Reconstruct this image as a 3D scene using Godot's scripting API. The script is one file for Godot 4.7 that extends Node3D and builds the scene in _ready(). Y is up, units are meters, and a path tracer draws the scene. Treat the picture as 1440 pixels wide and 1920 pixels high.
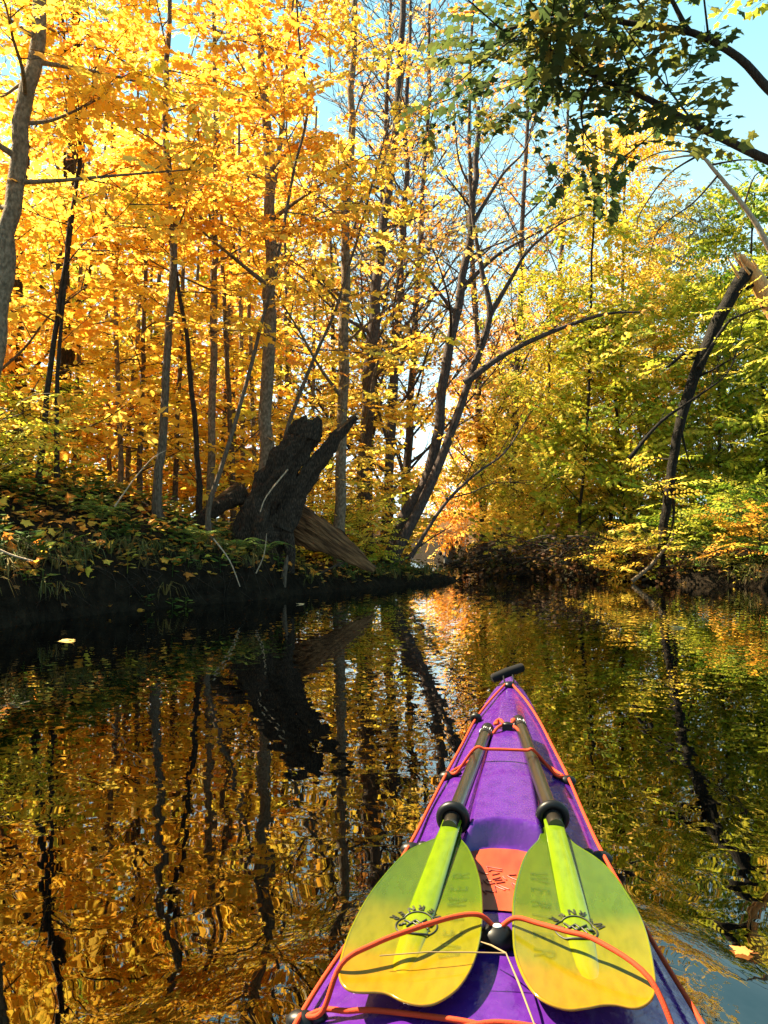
extends Node3D

const F := 1450.0          # focal length in pixels of the photograph
const EYE := 0.87          # the camera's height over the water
const YAW := -0.1658       # the kayak's heading
var pitch := atan(60.0 / 1450.0)
var rng := RandomNumberGenerator.new()
var wob := FastNoiseLite.new()
var names := {}
var M := {}
var sprays := {}
var leaf_cache := {}
var left_edge := PackedVector2Array()
var left_high := PackedFloat32Array()
var right_edge := PackedVector2Array()
var right_high := PackedFloat32Array()
var left_land := PackedVector2Array()
var right_land := PackedVector2Array()

# ------------------------------------------------------------------ mesh building
class MB:
	var v := PackedVector3Array()
	var n := PackedVector3Array()
	var c := PackedColorArray()
	var t := PackedVector2Array()
	var i := PackedInt32Array()

	func put(p: Vector3, nn: Vector3, col := Color.WHITE, uv := Vector2.ZERO) -> int:
		v.push_back(p); n.push_back(nn); c.push_back(col); t.push_back(uv)
		return v.size() - 1

	func tri(a: Vector3, b: Vector3, d: Vector3, col := Color.WHITE) -> void:
		var nn := (d - a).cross(b - a).normalized()
		var k := put(a, nn, col); put(b, nn, col); put(d, nn, col)
		i.push_back(k); i.push_back(k + 1); i.push_back(k + 2)

	func quad(a: Vector3, b: Vector3, d: Vector3, e: Vector3, col := Color.WHITE) -> void:
		tri(a, b, d, col); tri(a, d, e, col)

	func box(lo: Vector3, hi: Vector3, col := Color.WHITE) -> void:
		var p := []
		for k in 8:
			p.append(Vector3(hi.x if k & 1 else lo.x, hi.y if k & 2 else lo.y, hi.z if k & 4 else lo.z))
		for q in [[0, 2, 3, 1], [5, 7, 6, 4], [4, 6, 2, 0], [1, 3, 7, 5], [2, 6, 7, 3], [4, 0, 1, 5]]:
			var a: Vector3 = p[q[0]]; var b: Vector3 = p[q[1]]; var d: Vector3 = p[q[2]]; var e: Vector3 = p[q[3]]
			var nn := (d - a).cross(b - a)
			if nn.dot((a + d) * 0.5 - (lo + hi) * 0.5) > 0: quad(a, b, d, e, col)
			else: quad(a, e, d, b, col)

	# a tapered tube through pts with radii rs; rough: share of the radius by which the surface is uneven
	func tube(pts: Array, rs: Array, sides: int, col := Color.WHITE, rough := 0.0, noise: FastNoiseLite = null, squash := 1.0, flat_dir := Vector3.ZERO, caps := true) -> void:
		var m := pts.size()
		if m < 2: return
		var u := Vector3.ZERO
		var first := v.size()
		for k in m:
			var p: Vector3 = pts[k]
			var before: Vector3 = pts[maxi(k - 1, 0)]
			var after: Vector3 = pts[mini(k + 1, m - 1)]
			var d := (after - before).normalized()
			if k == 0:
				var ref := flat_dir if flat_dir != Vector3.ZERO else (Vector3.RIGHT if absf(d.x) < 0.8 else Vector3.UP)
				u = (ref - d * ref.dot(d)).normalized()
			else:
				u = (u - d * u.dot(d)).normalized()
			var w := d.cross(u)
			for j in sides:
				var a := TAU * j / sides
				var r: float = rs[k]
				var dirn := u * cos(a) + w * sin(a) * squash
				if rough > 0.0 and noise:
					r *= 1.0 + rough * noise.get_noise_3d((p.x + dirn.x * rs[0]) * 9.0, p.y * 3.2, (p.z + dirn.z * rs[0]) * 9.0) * 1.6
				put(p + dirn * r, (u * cos(a) * squash + w * sin(a)).normalized(), col)
		for k in m - 1:
			for j in sides:
				var a := first + k * sides + j
				var b := first + k * sides + (j + 1) % sides
				i.append_array([a, a + sides, b + sides, a, b + sides, b])
		if caps:
			for e in 2:
				var k := 0 if e == 0 else m - 1
				var d2: Vector3 = (pts[0] - pts[1]).normalized() if e == 0 else (pts[m - 1] - pts[m - 2]).normalized()
				var cc := put(pts[k], d2, col)
				var base := v.size()
				for j in sides:
					put(v[first + k * sides + j], d2, col)
				for j in sides:
					if e == 0: i.append_array([cc, base + j, base + (j + 1) % sides])
					else: i.append_array([cc, base + (j + 1) % sides, base + j])

	# normals from the faces around each point, for a surface that is gnarled
	func gnarl(from: int, pts: Array, sides: int, noise: FastNoiseLite, deep: float) -> void:
		for k in pts.size():
			for j in sides:
				var q := from + k * sides + j
				var a := TAU * j / sides
				var o := v[q] - (pts[k] as Vector3)
				var broad := noise.get_noise_3d(cos(a) * 26.0, k * 1.6 + deep * 100.0, sin(a) * 26.0)
				var fluted := 1.0 - absf(noise.get_noise_3d(cos(a) * 95.0 + 40.0, k * 2.4, sin(a) * 95.0)) * 2.6
				var chip := noise.get_noise_3d(v[q].x * 110.0, v[q].y * 60.0, v[q].z * 110.0)
				v[q] = (pts[k] as Vector3) + o * (1.0 + deep * (broad * 1.4 + fluted * .35 + chip * .5 - .2))
		for q in range(from, v.size()): n[q] = Vector3.ZERO
		for f in range(0, i.size(), 3):
			var a := i[f]
			if a < from: continue
			var nn := (v[i[f + 2]] - v[a]).cross(v[i[f + 1]] - v[a])
			for e in 3: n[i[f + e]] += nn
		for q in range(from, v.size()): n[q] = n[q].normalized()

	# an ellipsoid (or the part of one above its middle)
	func blob(at: Vector3, r: Vector3, col := Color.WHITE, rings := 8, sides := 14) -> void:
		var first := v.size()
		for k in rings + 1:
			var e := -PI / 2 + PI * k / rings
			for j in sides:
				var a := TAU * j / sides
				var d := Vector3(cos(e) * cos(a), sin(e), -cos(e) * sin(a))
				put(at + d * r, (d / r).normalized(), col)
		for k in rings:
			for j in sides:
				var a := first + k * sides + j
				var b := first + k * sides + (j + 1) % sides
				i.append_array([a, a + sides, b + sides, a, b + sides, b])

	func ring(at: Vector3, axis: Vector3, R: float, r: float, col := Color.WHITE, n1 := 28, n2 := 12, long := 1.0) -> void:
		var u := axis.cross(Vector3.RIGHT if absf(axis.x) < 0.8 else Vector3.UP).normalized()
		var w := axis.cross(u)
		var first := v.size()
		for k in n1 + 1:
			var a := TAU * k / n1
			var o := u * cos(a) + w * sin(a)
			for j in n2:
				var b := TAU * j / n2
				var nn := o * cos(b) + axis * sin(b)
				put(at + o * (R + r * cos(b)) + axis * sin(b) * r * long, nn, col)
		for k in n1:
			for j in n2:
				var a := first + k * n2 + j
				var b := first + k * n2 + (j + 1) % n2
				i.append_array([a, b + n2, a + n2, a, b, b + n2])

	func mesh(with_uv := false) -> ArrayMesh:
		var arr := []
		arr.resize(Mesh.ARRAY_MAX)
		arr[Mesh.ARRAY_VERTEX] = v
		arr[Mesh.ARRAY_NORMAL] = n
		arr[Mesh.ARRAY_COLOR] = c
		if with_uv: arr[Mesh.ARRAY_TEX_UV] = t
		arr[Mesh.ARRAY_INDEX] = i
		var am := ArrayMesh.new()
		am.add_surface_from_arrays(Mesh.PRIMITIVE_TRIANGLES, arr)
		return am

func numbered(called: String) -> String:
	var k: int = names.get(called, 0)
	names[called] = k + 1
	return called if k == 0 else "%s_%03d" % [called, k]

func tag(o: Node, label: String, category := "", group := "", kind := "") -> Node:
	if label: o.set_meta("label", label)
	if category: o.set_meta("category", category)
	if group: o.set_meta("group", group)
	if kind: o.set_meta("kind", kind)
	return o

func thing(called: String, label: String, category: String, where := Vector3.ZERO, group := "") -> Node3D:
	var o := Node3D.new()
	o.name = numbered(called)
	o.position = where
	add_child(o)
	tag(o, label, category, group)
	return o

func part(called: String, mesh: Mesh, mat: Material, parent: Node) -> MeshInstance3D:
	var o := MeshInstance3D.new()
	if parent == self:
		o.name = numbered(called)
	else:
		var k: int = parent.get_meta("n_" + called, 0)
		parent.set_meta("n_" + called, k + 1)
		o.name = called if k == 0 else "%s_%03d" % [called, k]
	o.mesh = mesh
	o.material_override = mat
	parent.add_child(o, true)
	return o

func many(called: String, mesh: Mesh, mat: Material, parent: Node, at_: Array, tint: Array) -> MultiMeshInstance3D:
	var mm := MultiMesh.new()
	mm.transform_format = MultiMesh.TRANSFORM_3D
	mm.use_colors = true
	mm.mesh = mesh
	mm.instance_count = at_.size()
	for k in at_.size():
		mm.set_instance_transform(k, at_[k])
		mm.set_instance_color(k, tint[k])
	var o := MultiMeshInstance3D.new()
	var k2: int = parent.get_meta("n_" + called, 0)
	parent.set_meta("n_" + called, k2 + 1)
	o.name = called if k2 == 0 else "%s_%03d" % [called, k2]
	o.multimesh = mm
	o.material_override = mat
	o.set_meta("kind", "stuff")
	parent.add_child(o, true)
	return o

# a point seen at that spot of the photograph, d metres ahead
func at(px: float, py: float, d: float) -> Vector3:
	var w := Vector3((px - 720.0) / F, (960.0 - py) / F, -1.0).rotated(Vector3.RIGHT, pitch)
	return Vector3(0, EYE, 0) + w * (d / -w.z)

func smooth_path(pts: Array, per := 4) -> Array:
	var out := []
	var m := pts.size()
	for k in m - 1:
		var p0: Vector3 = pts[maxi(k - 1, 0)]
		var p1: Vector3 = pts[k]
		var p2: Vector3 = pts[k + 1]
		var p3: Vector3 = pts[mini(k + 2, m - 1)]
		for j in per:
			out.append(p1.cubic_interpolate(p2, p0, p3, float(j) / per))
	out.append(pts[m - 1])
	return out

func on_path(pts: Array, s: float) -> Vector3:
	var x := clampf(s, 0, 1) * (pts.size() - 1)
	var k := mini(int(x), pts.size() - 2)
	return (pts[k] as Vector3).lerp(pts[k + 1], x - k)

func taper(m: int, r0: float, r1: float, flare := 0.0, power := 0.8) -> Array:
	var out := []
	for k in m:
		var s := float(k) / maxi(m - 1, 1)
		out.append(lerpf(r0, r1, pow(s, power)) * (1.0 + flare * exp(-s * 14.0)))
	return out

# ------------------------------------------------------------------ materials
func noise_tex(freq: float, ramp: Array, octaves := 4, kind := FastNoiseLite.TYPE_SIMPLEX_SMOOTH, size := 512, sd := 1, fractal := FastNoiseLite.FRACTAL_FBM) -> NoiseTexture2D:
	var f := FastNoiseLite.new()
	f.noise_type = kind
	f.frequency = freq
	f.fractal_octaves = octaves
	f.fractal_type = fractal
	f.seed = sd
	var t := NoiseTexture2D.new()
	t.width = size
	t.height = size
	t.seamless = true
	t.noise = f
	if ramp:
		var g := Gradient.new()
		var offs := PackedFloat32Array()
		var cols := PackedColorArray()
		for k in ramp.size():
			offs.push_back(float(k) / (ramp.size() - 1))
			cols.push_back(ramp[k])
		g.offsets = offs
		g.colors = cols
		t.color_ramp = g
	return t

func lin(r: float, g: float, b: float, a := 1.0) -> Color:
	return Color(r, g, b, a).linear_to_srgb()

func mat(called: String, col: Color, rough := 0.8, spec := 0.5) -> StandardMaterial3D:
	var m := StandardMaterial3D.new()
	m.resource_name = called
	m.albedo_color = col
	m.roughness = rough
	m.metallic_specular = spec
	M[called] = m
	return m

func textured(called: String, tex: Texture2D, height: Texture2D, scale: Vector3, bump: float, rough := 0.9, spec := 0.3, world := false) -> StandardMaterial3D:
	var m := mat(called, Color.WHITE, rough, spec)
	m.albedo_texture = tex
	m.uv1_triplanar = true
	m.uv1_world_triplanar = world
	m.uv1_scale = scale
	if height:
		m.heightmap_enabled = true
		m.heightmap_texture = height
		m.heightmap_scale = bump
	return m

func materials() -> void:
	var ridged := noise_tex(0.02, [], 4, FastNoiseLite.TYPE_SIMPLEX_SMOOTH, 512, 5, FastNoiseLite.FRACTAL_RIDGED)
	var fine := noise_tex(0.03, [], 5, FastNoiseLite.TYPE_SIMPLEX, 512, 9)
	textured("bark_brown", noise_tex(0.018, [lin(.03, .021, .015), lin(.10, .072, .05), lin(.19, .145, .105)], 5, FastNoiseLite.TYPE_SIMPLEX, 512, 3), ridged, Vector3(3.2, .8, 3.2), 2.2)
	textured("bark_dark", noise_tex(0.018, [lin(.008, .006, .005), lin(.026, .019, .014), lin(.06, .045, .034)], 5, FastNoiseLite.TYPE_SIMPLEX, 512, 4), ridged, Vector3(3.0, .8, 3.0), 2.0)
	textured("bark_black", noise_tex(0.018, [lin(.003, .0024, .002), lin(.010, .008, .006), lin(.026, .020, .015)], 5, FastNoiseLite.TYPE_SIMPLEX, 512, 4), ridged, Vector3(2.0, .7, 2.0), 3.0)
	textured("bark_grey", noise_tex(0.014, [lin(.045, .034, .022), lin(.13, .098, .066), lin(.24, .185, .13)], 5, FastNoiseLite.TYPE_SIMPLEX, 512, 6), fine, Vector3(2.4, 1.2, 2.4), 1.0)
	textured("bark_violet", noise_tex(0.016, [lin(.022, .016, .015), lin(.055, .04, .036), lin(.11, .083, .072)], 5, FastNoiseLite.TYPE_SIMPLEX, 512, 16), ridged, Vector3(2.4, .9, 2.4), 1.6)
	textured("rotten_wood", noise_tex(0.02, [lin(.006, .005, .004), lin(.034, .023, .016), lin(.11, .075, .048)], 5, FastNoiseLite.TYPE_SIMPLEX, 512, 8), ridged, Vector3(3.5, .9, 3.5), 4.0)
	textured("split_wood", noise_tex(0.014, [lin(.02, .009, .004), lin(.11, .052, .022), lin(.26, .135, .06)], 4, FastNoiseLite.TYPE_SIMPLEX, 512, 12), ridged, Vector3(.2, 1.7, 1.7), 3.0)
	textured("fresh_wood", noise_tex(0.02, [lin(.28, .12, .045), lin(.52, .27, .10), lin(.66, .42, .20)], 4, FastNoiseLite.TYPE_SIMPLEX, 512, 13), ridged, Vector3(3.0, .7, 3.0), 1.5)
	textured("pale_bark", noise_tex(0.014, [lin(.16, .11, .07), lin(.34, .25, .17), lin(.46, .36, .26)], 5, FastNoiseLite.TYPE_SIMPLEX, 512, 26), fine, Vector3(2.4, 1.2, 2.4), 1.0)
	textured("twig", noise_tex(0.03, [lin(.035, .025, .018), lin(.10, .075, .055)], 3, FastNoiseLite.TYPE_SIMPLEX, 256, 14), null, Vector3(2, 2, 2), 0)
	textured("earth", noise_tex(0.012, [lin(.004, .003, .002), lin(.012, .009, .006), lin(.028, .020, .012)], 6, FastNoiseLite.TYPE_SIMPLEX, 512, 20), fine, Vector3(.7, .7, .7), 5.0, 1.0, .15, true)
	textured("forest_floor", noise_tex(0.02, [lin(.03, .022, .012), lin(.12, .065, .02), lin(.26, .14, .03)], 6, FastNoiseLite.TYPE_SIMPLEX, 512, 21), fine, Vector3(.5, .5, .5), 4.0, 1.0, .15, true)
	textured("concrete", noise_tex(0.01, [lin(.24, .22, .19), lin(.38, .36, .32), lin(.46, .44, .40)], 5, FastNoiseLite.TYPE_SIMPLEX, 512, 22), fine, Vector3(.6, .6, .6), .5)
	textured("pale_concrete", noise_tex(0.01, [lin(.50, .48, .44), lin(.62, .60, .56), lin(.72, .70, .66)], 5, FastNoiseLite.TYPE_SIMPLEX, 512, 23), fine, Vector3(.6, .6, .6), .5)
	mat("steel", lin(.25, .26, .27), .5)
	# leaves: light comes through them
	var f := mat("foliage", Color.WHITE, .55, .3)
	f.vertex_color_use_as_albedo = true
	f.backlight_enabled = true
	f.backlight = Color.WHITE
	f.cull_mode = BaseMaterial3D.CULL_DISABLED
	var h := mat("herb", Color.WHITE, .6, .3)
	h.vertex_color_use_as_albedo = true
	h.backlight_enabled = true
	h.backlight = Color(.7, .7, .7)
	h.cull_mode = BaseMaterial3D.CULL_DISABLED
	# kayak
	var plastic := textured("purple_plastic", noise_tex(0.012, [lin(.032, .0055, .098), lin(.044, .0078, .128), lin(.054, .0105, .145), lin(.047, .0086, .134)], 5, FastNoiseLite.TYPE_SIMPLEX, 512, 30), noise_tex(0.05, [], 3, FastNoiseLite.TYPE_SIMPLEX, 512, 31), Vector3(3.1, 3.1, 2.3), .035, .36, .5)
	plastic.roughness = 1.0
	plastic.roughness_texture = noise_tex(0.02, [Color(.09, .09, .09), Color(.2, .2, .2), Color(.45, .45, .45)], 5, FastNoiseLite.TYPE_SIMPLEX, 512, 33)
	var orange := textured("orange_plastic", noise_tex(0.01, [lin(.22, .022, .007), lin(.29, .034, .011), lin(.33, .045, .016)], 4, FastNoiseLite.TYPE_SIMPLEX, 256, 34), null, Vector3(8, 8, 2), 0, .42, .5)
	orange.roughness = .42
	mat("orange_moulded", lin(.13, .010, .005), .5)
	textured("orange_cord", noise_tex(0.2, [lin(.30, .025, .007), lin(.42, .042, .011)], 2, FastNoiseLite.TYPE_SIMPLEX, 256, 35), noise_tex(0.15, [], 2, FastNoiseLite.TYPE_SIMPLEX, 256, 39), Vector3(14, 14, 14), .06, .75, .3)
	mat("black_rubber", lin(.004, .004, .0045), .42, .35)
	mat("black_fabric", lin(.005, .005, .006), .8, .25)
	var carbon := textured("carbon_shaft", noise_tex(0.02, [lin(.006, .005, .004), lin(.016, .013, .009), lin(.010, .008, .006)], 3, FastNoiseLite.TYPE_SIMPLEX, 256, 36), null, Vector3(16, 16, 2), 0, .28, .5)
	carbon.clearcoat_enabled = true
	carbon.clearcoat = .4
	carbon.clearcoat_roughness = .15
	mat("silver_print", lin(.55, .55, .55), .4)
	var blade := textured("blade_plastic", noise_tex(0.012, [lin(.70, .74, .66), lin(.84, .86, .80), lin(.96, .96, .92), Color.WHITE], 5, FastNoiseLite.TYPE_SIMPLEX, 512, 37), null, Vector3(7, 7, 2.6), 0, .14, .5)
	blade.vertex_color_use_as_albedo = true
	blade.backlight_enabled = true
	blade.backlight = Color(.5, .5, .5)
	mat("ink", lin(.006, .007, .003), .5)
	var faint := mat("faint_print", lin(.02, .05, .008, .13), .4)
	faint.transparency = BaseMaterial3D.TRANSPARENCY_ALPHA
	mat("straw", lin(.16, .105, .045), .8)
	# water
	var w := mat("water", lin(.15, .145, .13), .006, .5)
	w.metallic = 1.0
	w.normal_enabled = true
	w.normal_texture = ripples()
	w.normal_scale = 1.0

func ripples() -> ImageTexture:
	# slow swell under finer ripples, both seamless over one tile
	var size := 1024
	var im := Image.create_empty(size, size, false, Image.FORMAT_RGB8)
	var hs := []
	for o in [[0.014, 2, 41], [0.05, 2, 42]]:
		var f := FastNoiseLite.new()
		f.noise_type = FastNoiseLite.TYPE_SIMPLEX_SMOOTH
		f.frequency = o[0]
		f.fractal_octaves = o[1]
		f.fractal_gain = .42
		f.seed = o[2]
		hs.append(f.get_seamless_image(size, size).get_data())
	var a: PackedByteArray = hs[0]
	var b: PackedByteArray = hs[1]
	var h := PackedFloat32Array()
	h.resize(size * size)
	for k in size * size:
		h[k] = a[k] * 1.0 + b[k] * .06
	# smooth away the 8-bit steps
	for pass_ in 2:
		var h2 := h.duplicate()
		for y in size:
			var y0 := ((y - 1 + size) % size) * size
			var y1 := ((y + 1) % size) * size
			var yy := y * size
			for x in size:
				var xl := (x - 1 + size) % size
				var xr := (x + 1) % size
				h2[yy + x] = (h[yy + x] * 2.0 + h[yy + xl] + h[yy + xr] + h[y0 + x] + h[y1 + x]) / 6.0
		h = h2
	var data := PackedByteArray()
	data.resize(size * size * 3)
	var amp := .0006
	for y in size:
		for x in size:
			var dx: float = (h[y * size + (x + 1) % size] - h[y * size + (x - 1 + size) % size]) * amp
			var dy: float = (h[((y + 1) % size) * size + x] - h[((y - 1 + size) % size) * size + x]) * amp
			var nn := Vector3(-dx, dy, 1.0).normalized()
			var k := (y * size + x) * 3
			data[k] = int(nn.x * 127.5 + 127.5 + .5)
			data[k + 1] = int(nn.y * 127.5 + 127.5 + .5)
			data[k + 2] = int(nn.z * 127.5 + 127.5 + .5)
	return ImageTexture.create_from_image(Image.create_from_data(size, size, false, Image.FORMAT_RGB8, data))

# ------------------------------------------------------------------ land
func edge_distance(p: Vector2, line: PackedVector2Array, high: PackedFloat32Array, land: PackedVector2Array) -> Vector2:
	var best := 1e9
	var hgt := 1.0
	for k in line.size() - 1:
		var a := line[k]
		var b := line[k + 1]
		var ab := b - a
		var s := clampf((p - a).dot(ab) / ab.length_squared(), 0, 1)
		var d := p.distance_squared_to(a + ab * s)
		if d < best:
			best = d
			hgt = lerpf(high[k], high[k + 1], s)
	best = sqrt(best)
	return Vector2(best if Geometry2D.is_point_in_polygon(p, land) else -best, hgt)

func profile(s: float) -> float:
	if s < 0: return maxf(s * 1.2 - .06, -.9)
	var xs := [0.0, .14, .35, 1.0, 2.2, 4.0, 9.0, 40.0, 300.0]
	var ys := [-.06, .52, .70, 1.12, 1.70, 2.05, 2.3, 2.9, 6.0]
	for k in 8:
		if s <= xs[k + 1]:
			return lerpf(ys[k], ys[k + 1], (s - xs[k]) / (xs[k + 1] - xs[k]))
	return 6.0

func ground(x: float, z: float, left: bool) -> float:
	var e := edge_distance(Vector2(x, z), left_edge, left_high, left_land) if left else edge_distance(Vector2(x, z), right_edge, right_high, right_land)
	var s := e.x + wob.get_noise_2d(x * 9.0, z * 9.0) * .16
	var y := profile(s)
	if y > 0: y *= e.y
	return y + wob.get_noise_2d(x * 22.0 + 90.0, z * 22.0) * .09 * clampf(s * 2.0, 0, 1)

func axis(fine0: float, fine1: float, step: float, lo: float, hi: float) -> Array:
	var out := []
	var x := fine0
	var d := step
	while x > lo:
		d *= 1.3
		x -= d
		out.push_front(x)
	x = fine0
	while x < fine1:
		out.append(x)
		x += step
	d = step
	while x < hi:
		out.append(x)
		d *= 1.3
		x += d
	out.append(hi)
	return out

func terrain(called: String, xs: Array, zs: Array, left: bool) -> MeshInstance3D:
	var b := MB.new()
	var w := zs.size()
	for x in xs:
		for z in zs:
			b.put(Vector3(x, ground(x, z, left), z), Vector3.UP)
	for k in xs.size():
		for j in w:
			var a := b.v[maxi(k - 1, 0) * w + j]
			var c := b.v[mini(k + 1, xs.size() - 1) * w + j]
			var d := b.v[k * w + maxi(j - 1, 0)]
			var e := b.v[k * w + mini(j + 1, w - 1)]
			b.n[k * w + j] = (e - d).cross(c - a).normalized()
	for k in xs.size() - 1:
		for j in w - 1:
			var a := k * w + j
			if maxf(maxf(b.v[a].y, b.v[a + 1].y), maxf(b.v[a + w].y, b.v[a + w + 1].y)) < -.7: continue
			b.i.append_array([a, a + w, a + w + 1, a, a + w + 1, a + 1])
	var o := part(called, b.mesh(), M.earth, self)
	tag(o, "dark earth bank", "", "", "structure")
	return o

# ------------------------------------------------------------------ leaves
const MAPLE := [Vector2(0, 0), Vector2(.30, -.05), Vector2(.30, .2), Vector2(.56, .46), Vector2(.26, .55), Vector2(0, 1), Vector2(-.26, .55), Vector2(-.56, .46), Vector2(-.30, .2), Vector2(-.30, -.05)]
const MAPLE_FINE := [Vector2(0, 0), Vector2(.14, -.07), Vector2(.36, -.06), Vector2(.30, .06), Vector2(.34, .14), Vector2(.29, .2), Vector2(.42, .27), Vector2(.47, .38), Vector2(.62, .46), Vector2(.45, .5), Vector2(.42, .6), Vector2(.36, .54), Vector2(.25, .54), Vector2(.27, .68), Vector2(.16, .76), Vector2(.10, .86), Vector2(0, 1.03)]
const OVAL := [Vector2(0, 0), Vector2(.2, .25), Vector2(.22, .55), Vector2(0, 1), Vector2(-.22, .55), Vector2(-.2, .25)]
const SLIM := [Vector2(0, 0), Vector2(.11, .4), Vector2(0, 1), Vector2(-.11, .4)]

func outline(shape: String) -> Array:
	if shape == "fine":
		var o := MAPLE_FINE.duplicate()
		for k in range(MAPLE_FINE.size() - 2, 0, -1):
			o.append(Vector2(-MAPLE_FINE[k].x, MAPLE_FINE[k].y))
		return o
	return {"maple": MAPLE, "oval": OVAL, "slim": SLIM}[shape]

# one leaf blade: from p along d, its face towards n
func add_leaf(b: MB, p: Vector3, d: Vector3, nrm: Vector3, size: float, col: Color, shape := "maple", curl := .12) -> void:
	var side := d.cross(nrm).normalized()
	var up := side.cross(d).normalized()
	var pts := outline(shape)
	var mid := p + d * size * .36 + up * size * curl * .4
	var ring := []
	for q in pts:
		ring.append(p + d * size * q.y + side * size * q.x - up * size * curl * (absf(q.x) * 1.3 + maxf(q.y - .5, 0) * .8))
	for k in ring.size():
		b.tri(mid, ring[k], ring[(k + 1) % ring.size()], col)

func vary(amount := .25) -> Color:
	var l := 1.0 - rng.randf() * amount
	return Color(l, l * (1.0 - rng.randf() * amount * .8), l * (1.0 - rng.randf() * amount))

func make_sprays() -> void:
	for kind in ["maple", "sparse", "far", "small", "willow"]:
		sprays[kind] = []
		for variant in 5:
			var b := MB.new()
			match kind:
				"maple":
					b.tube([Vector3.ZERO, Vector3(.3, .02, 0), Vector3(.62, -.05, 0)], [.006, .005, .002], 3, Color(.10, .075, .055), 0, null, 1, Vector3.ZERO, false)
					for k in 13:
						var s := .12 + .88 * k / 12.0
						var sd := -1.0 if k % 2 else 1.0
						var d := Vector3(rng.randf_range(.1, .9), rng.randf_range(-.55, .1), sd * rng.randf_range(.4, 1)).normalized()
						if k == 12: d = Vector3(1, -.3, 0)
						var p := Vector3(.62 * s, -.05 * s * s, 0) + Vector3(.02, 0, sd * .05)
						add_leaf(b, p, d, Vector3(rng.randf_range(-.5, .5), 1, rng.randf_range(-.5, .5)).normalized(), rng.randf_range(.06, .145), vary(.3))
				"sparse":
					b.tube([Vector3.ZERO, Vector3(.35, .05, .02), Vector3(.8, .03, -.02)], [.006, .005, .002], 3, Color(.12, .085, .08), 0, null, 1, Vector3.ZERO, false)
					b.tube([Vector3(.3, .04, 0), Vector3(.5, .16, .14), Vector3(.62, .3, .2)], [.004, .003, .0015], 3, Color(.12, .085, .08), 0, null, 1, Vector3.ZERO, false)
					b.tube([Vector3(.45, .05, 0), Vector3(.6, .1, -.14), Vector3(.7, .22, -.26)], [.004, .003, .0015], 3, Color(.12, .085, .08), 0, null, 1, Vector3.ZERO, false)
					for k in 6:
						var p := Vector3(rng.randf_range(.2, .8), rng.randf_range(0, .2), rng.randf_range(-.22, .22))
						add_leaf(b, p, Vector3(rng.randf_range(-.2, 1), rng.randf_range(-.9, .1), rng.randf_range(-1, 1)).normalized(), Vector3(rng.randf_range(-.7, .7), 1, rng.randf_range(-.7, .7)).normalized(), rng.randf_range(.07, .12), vary())
				"far":
					for k in 26:
						var p := Vector3(rng.randf_range(-.55, .55), rng.randf_range(-.22, .22), rng.randf_range(-.55, .55))
						add_leaf(b, p, Vector3(rng.randf_range(-1, 1), rng.randf_range(-.8, .2), rng.randf_range(-1, 1)).normalized(), Vector3(rng.randf_range(-.6, .6), 1, rng.randf_range(-.6, .6)).normalized(), rng.randf_range(.07, .18), vary(.35), "maple" if k % 2 else "oval")
				"small":
					b.tube([Vector3.ZERO, Vector3(.25, .02, 0), Vector3(.5, -.04, 0)], [.004, .003, .0015], 3, Color(.10, .08, .055), 0, null, 1, Vector3.ZERO, false)
					for k in 18:
						var s := .1 + .9 * k / 17.0
						var sd := -1.0 if k % 2 else 1.0
						add_leaf(b, Vector3(.5 * s, -.04 * s, sd * .01), Vector3(rng.randf_range(.2, 1), rng.randf_range(-.6, .2), sd).normalized(), Vector3(rng.randf_range(-.4, .4), 1, rng.randf_range(-.4, .4)).normalized(), rng.randf_range(.055, .10), vary(), "oval")
				"willow":
					b.tube([Vector3.ZERO, Vector3(.3, -.08, 0), Vector3(.5, -.4, 0)], [.004, .003, .0015], 3, Color(.12, .1, .06), 0, null, 1, Vector3.ZERO, false)
					for k in 22:
						var s := k / 21.0
						var p := Vector3(.5 * s, -.4 * s * s, 0)
						add_leaf(b, p, Vector3(rng.randf_range(0, .6), rng.randf_range(-1, -.1), rng.randf_range(-.8, .8)).normalized(), Vector3(rng.randf_range(-.6, .6), 1, rng.randf_range(-.6, .6)).normalized(), rng.randf_range(.08, .13), vary(), "slim")
			sprays[kind].append(b.mesh())

func leaf_mesh(col: Color, variant: int) -> Mesh:
	var key := "%s%d" % [col.to_html(), variant]
	if not leaf_cache.has(key):
		var b := MB.new()
		add_leaf(b, Vector3.ZERO, Vector3.RIGHT, Vector3.UP, 1.0, col, "fine", [.10, .22, .34][variant])
		var stalk := MB.new()
		b.tube([Vector3.ZERO, Vector3(-.2, .02, 0), Vector3(-.42, .1, .03)], [.014, .012, .01], 4, col * .8, 0, null, 1, Vector3.ZERO, false)
		leaf_cache[key] = b.mesh()
	return leaf_cache[key]

func frame(d: Vector3, up: Vector3, size: float) -> Basis:
	var x := d.normalized()
	var z := x.cross(up).normalized()
	return Basis(x, z.cross(x), z).scaled_local(Vector3.ONE * size)

func pick(pal: Array) -> Color:
	var c: Color = pal[rng.randi() % pal.size()]
	return Color(c.r, c.g, c.b)

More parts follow.
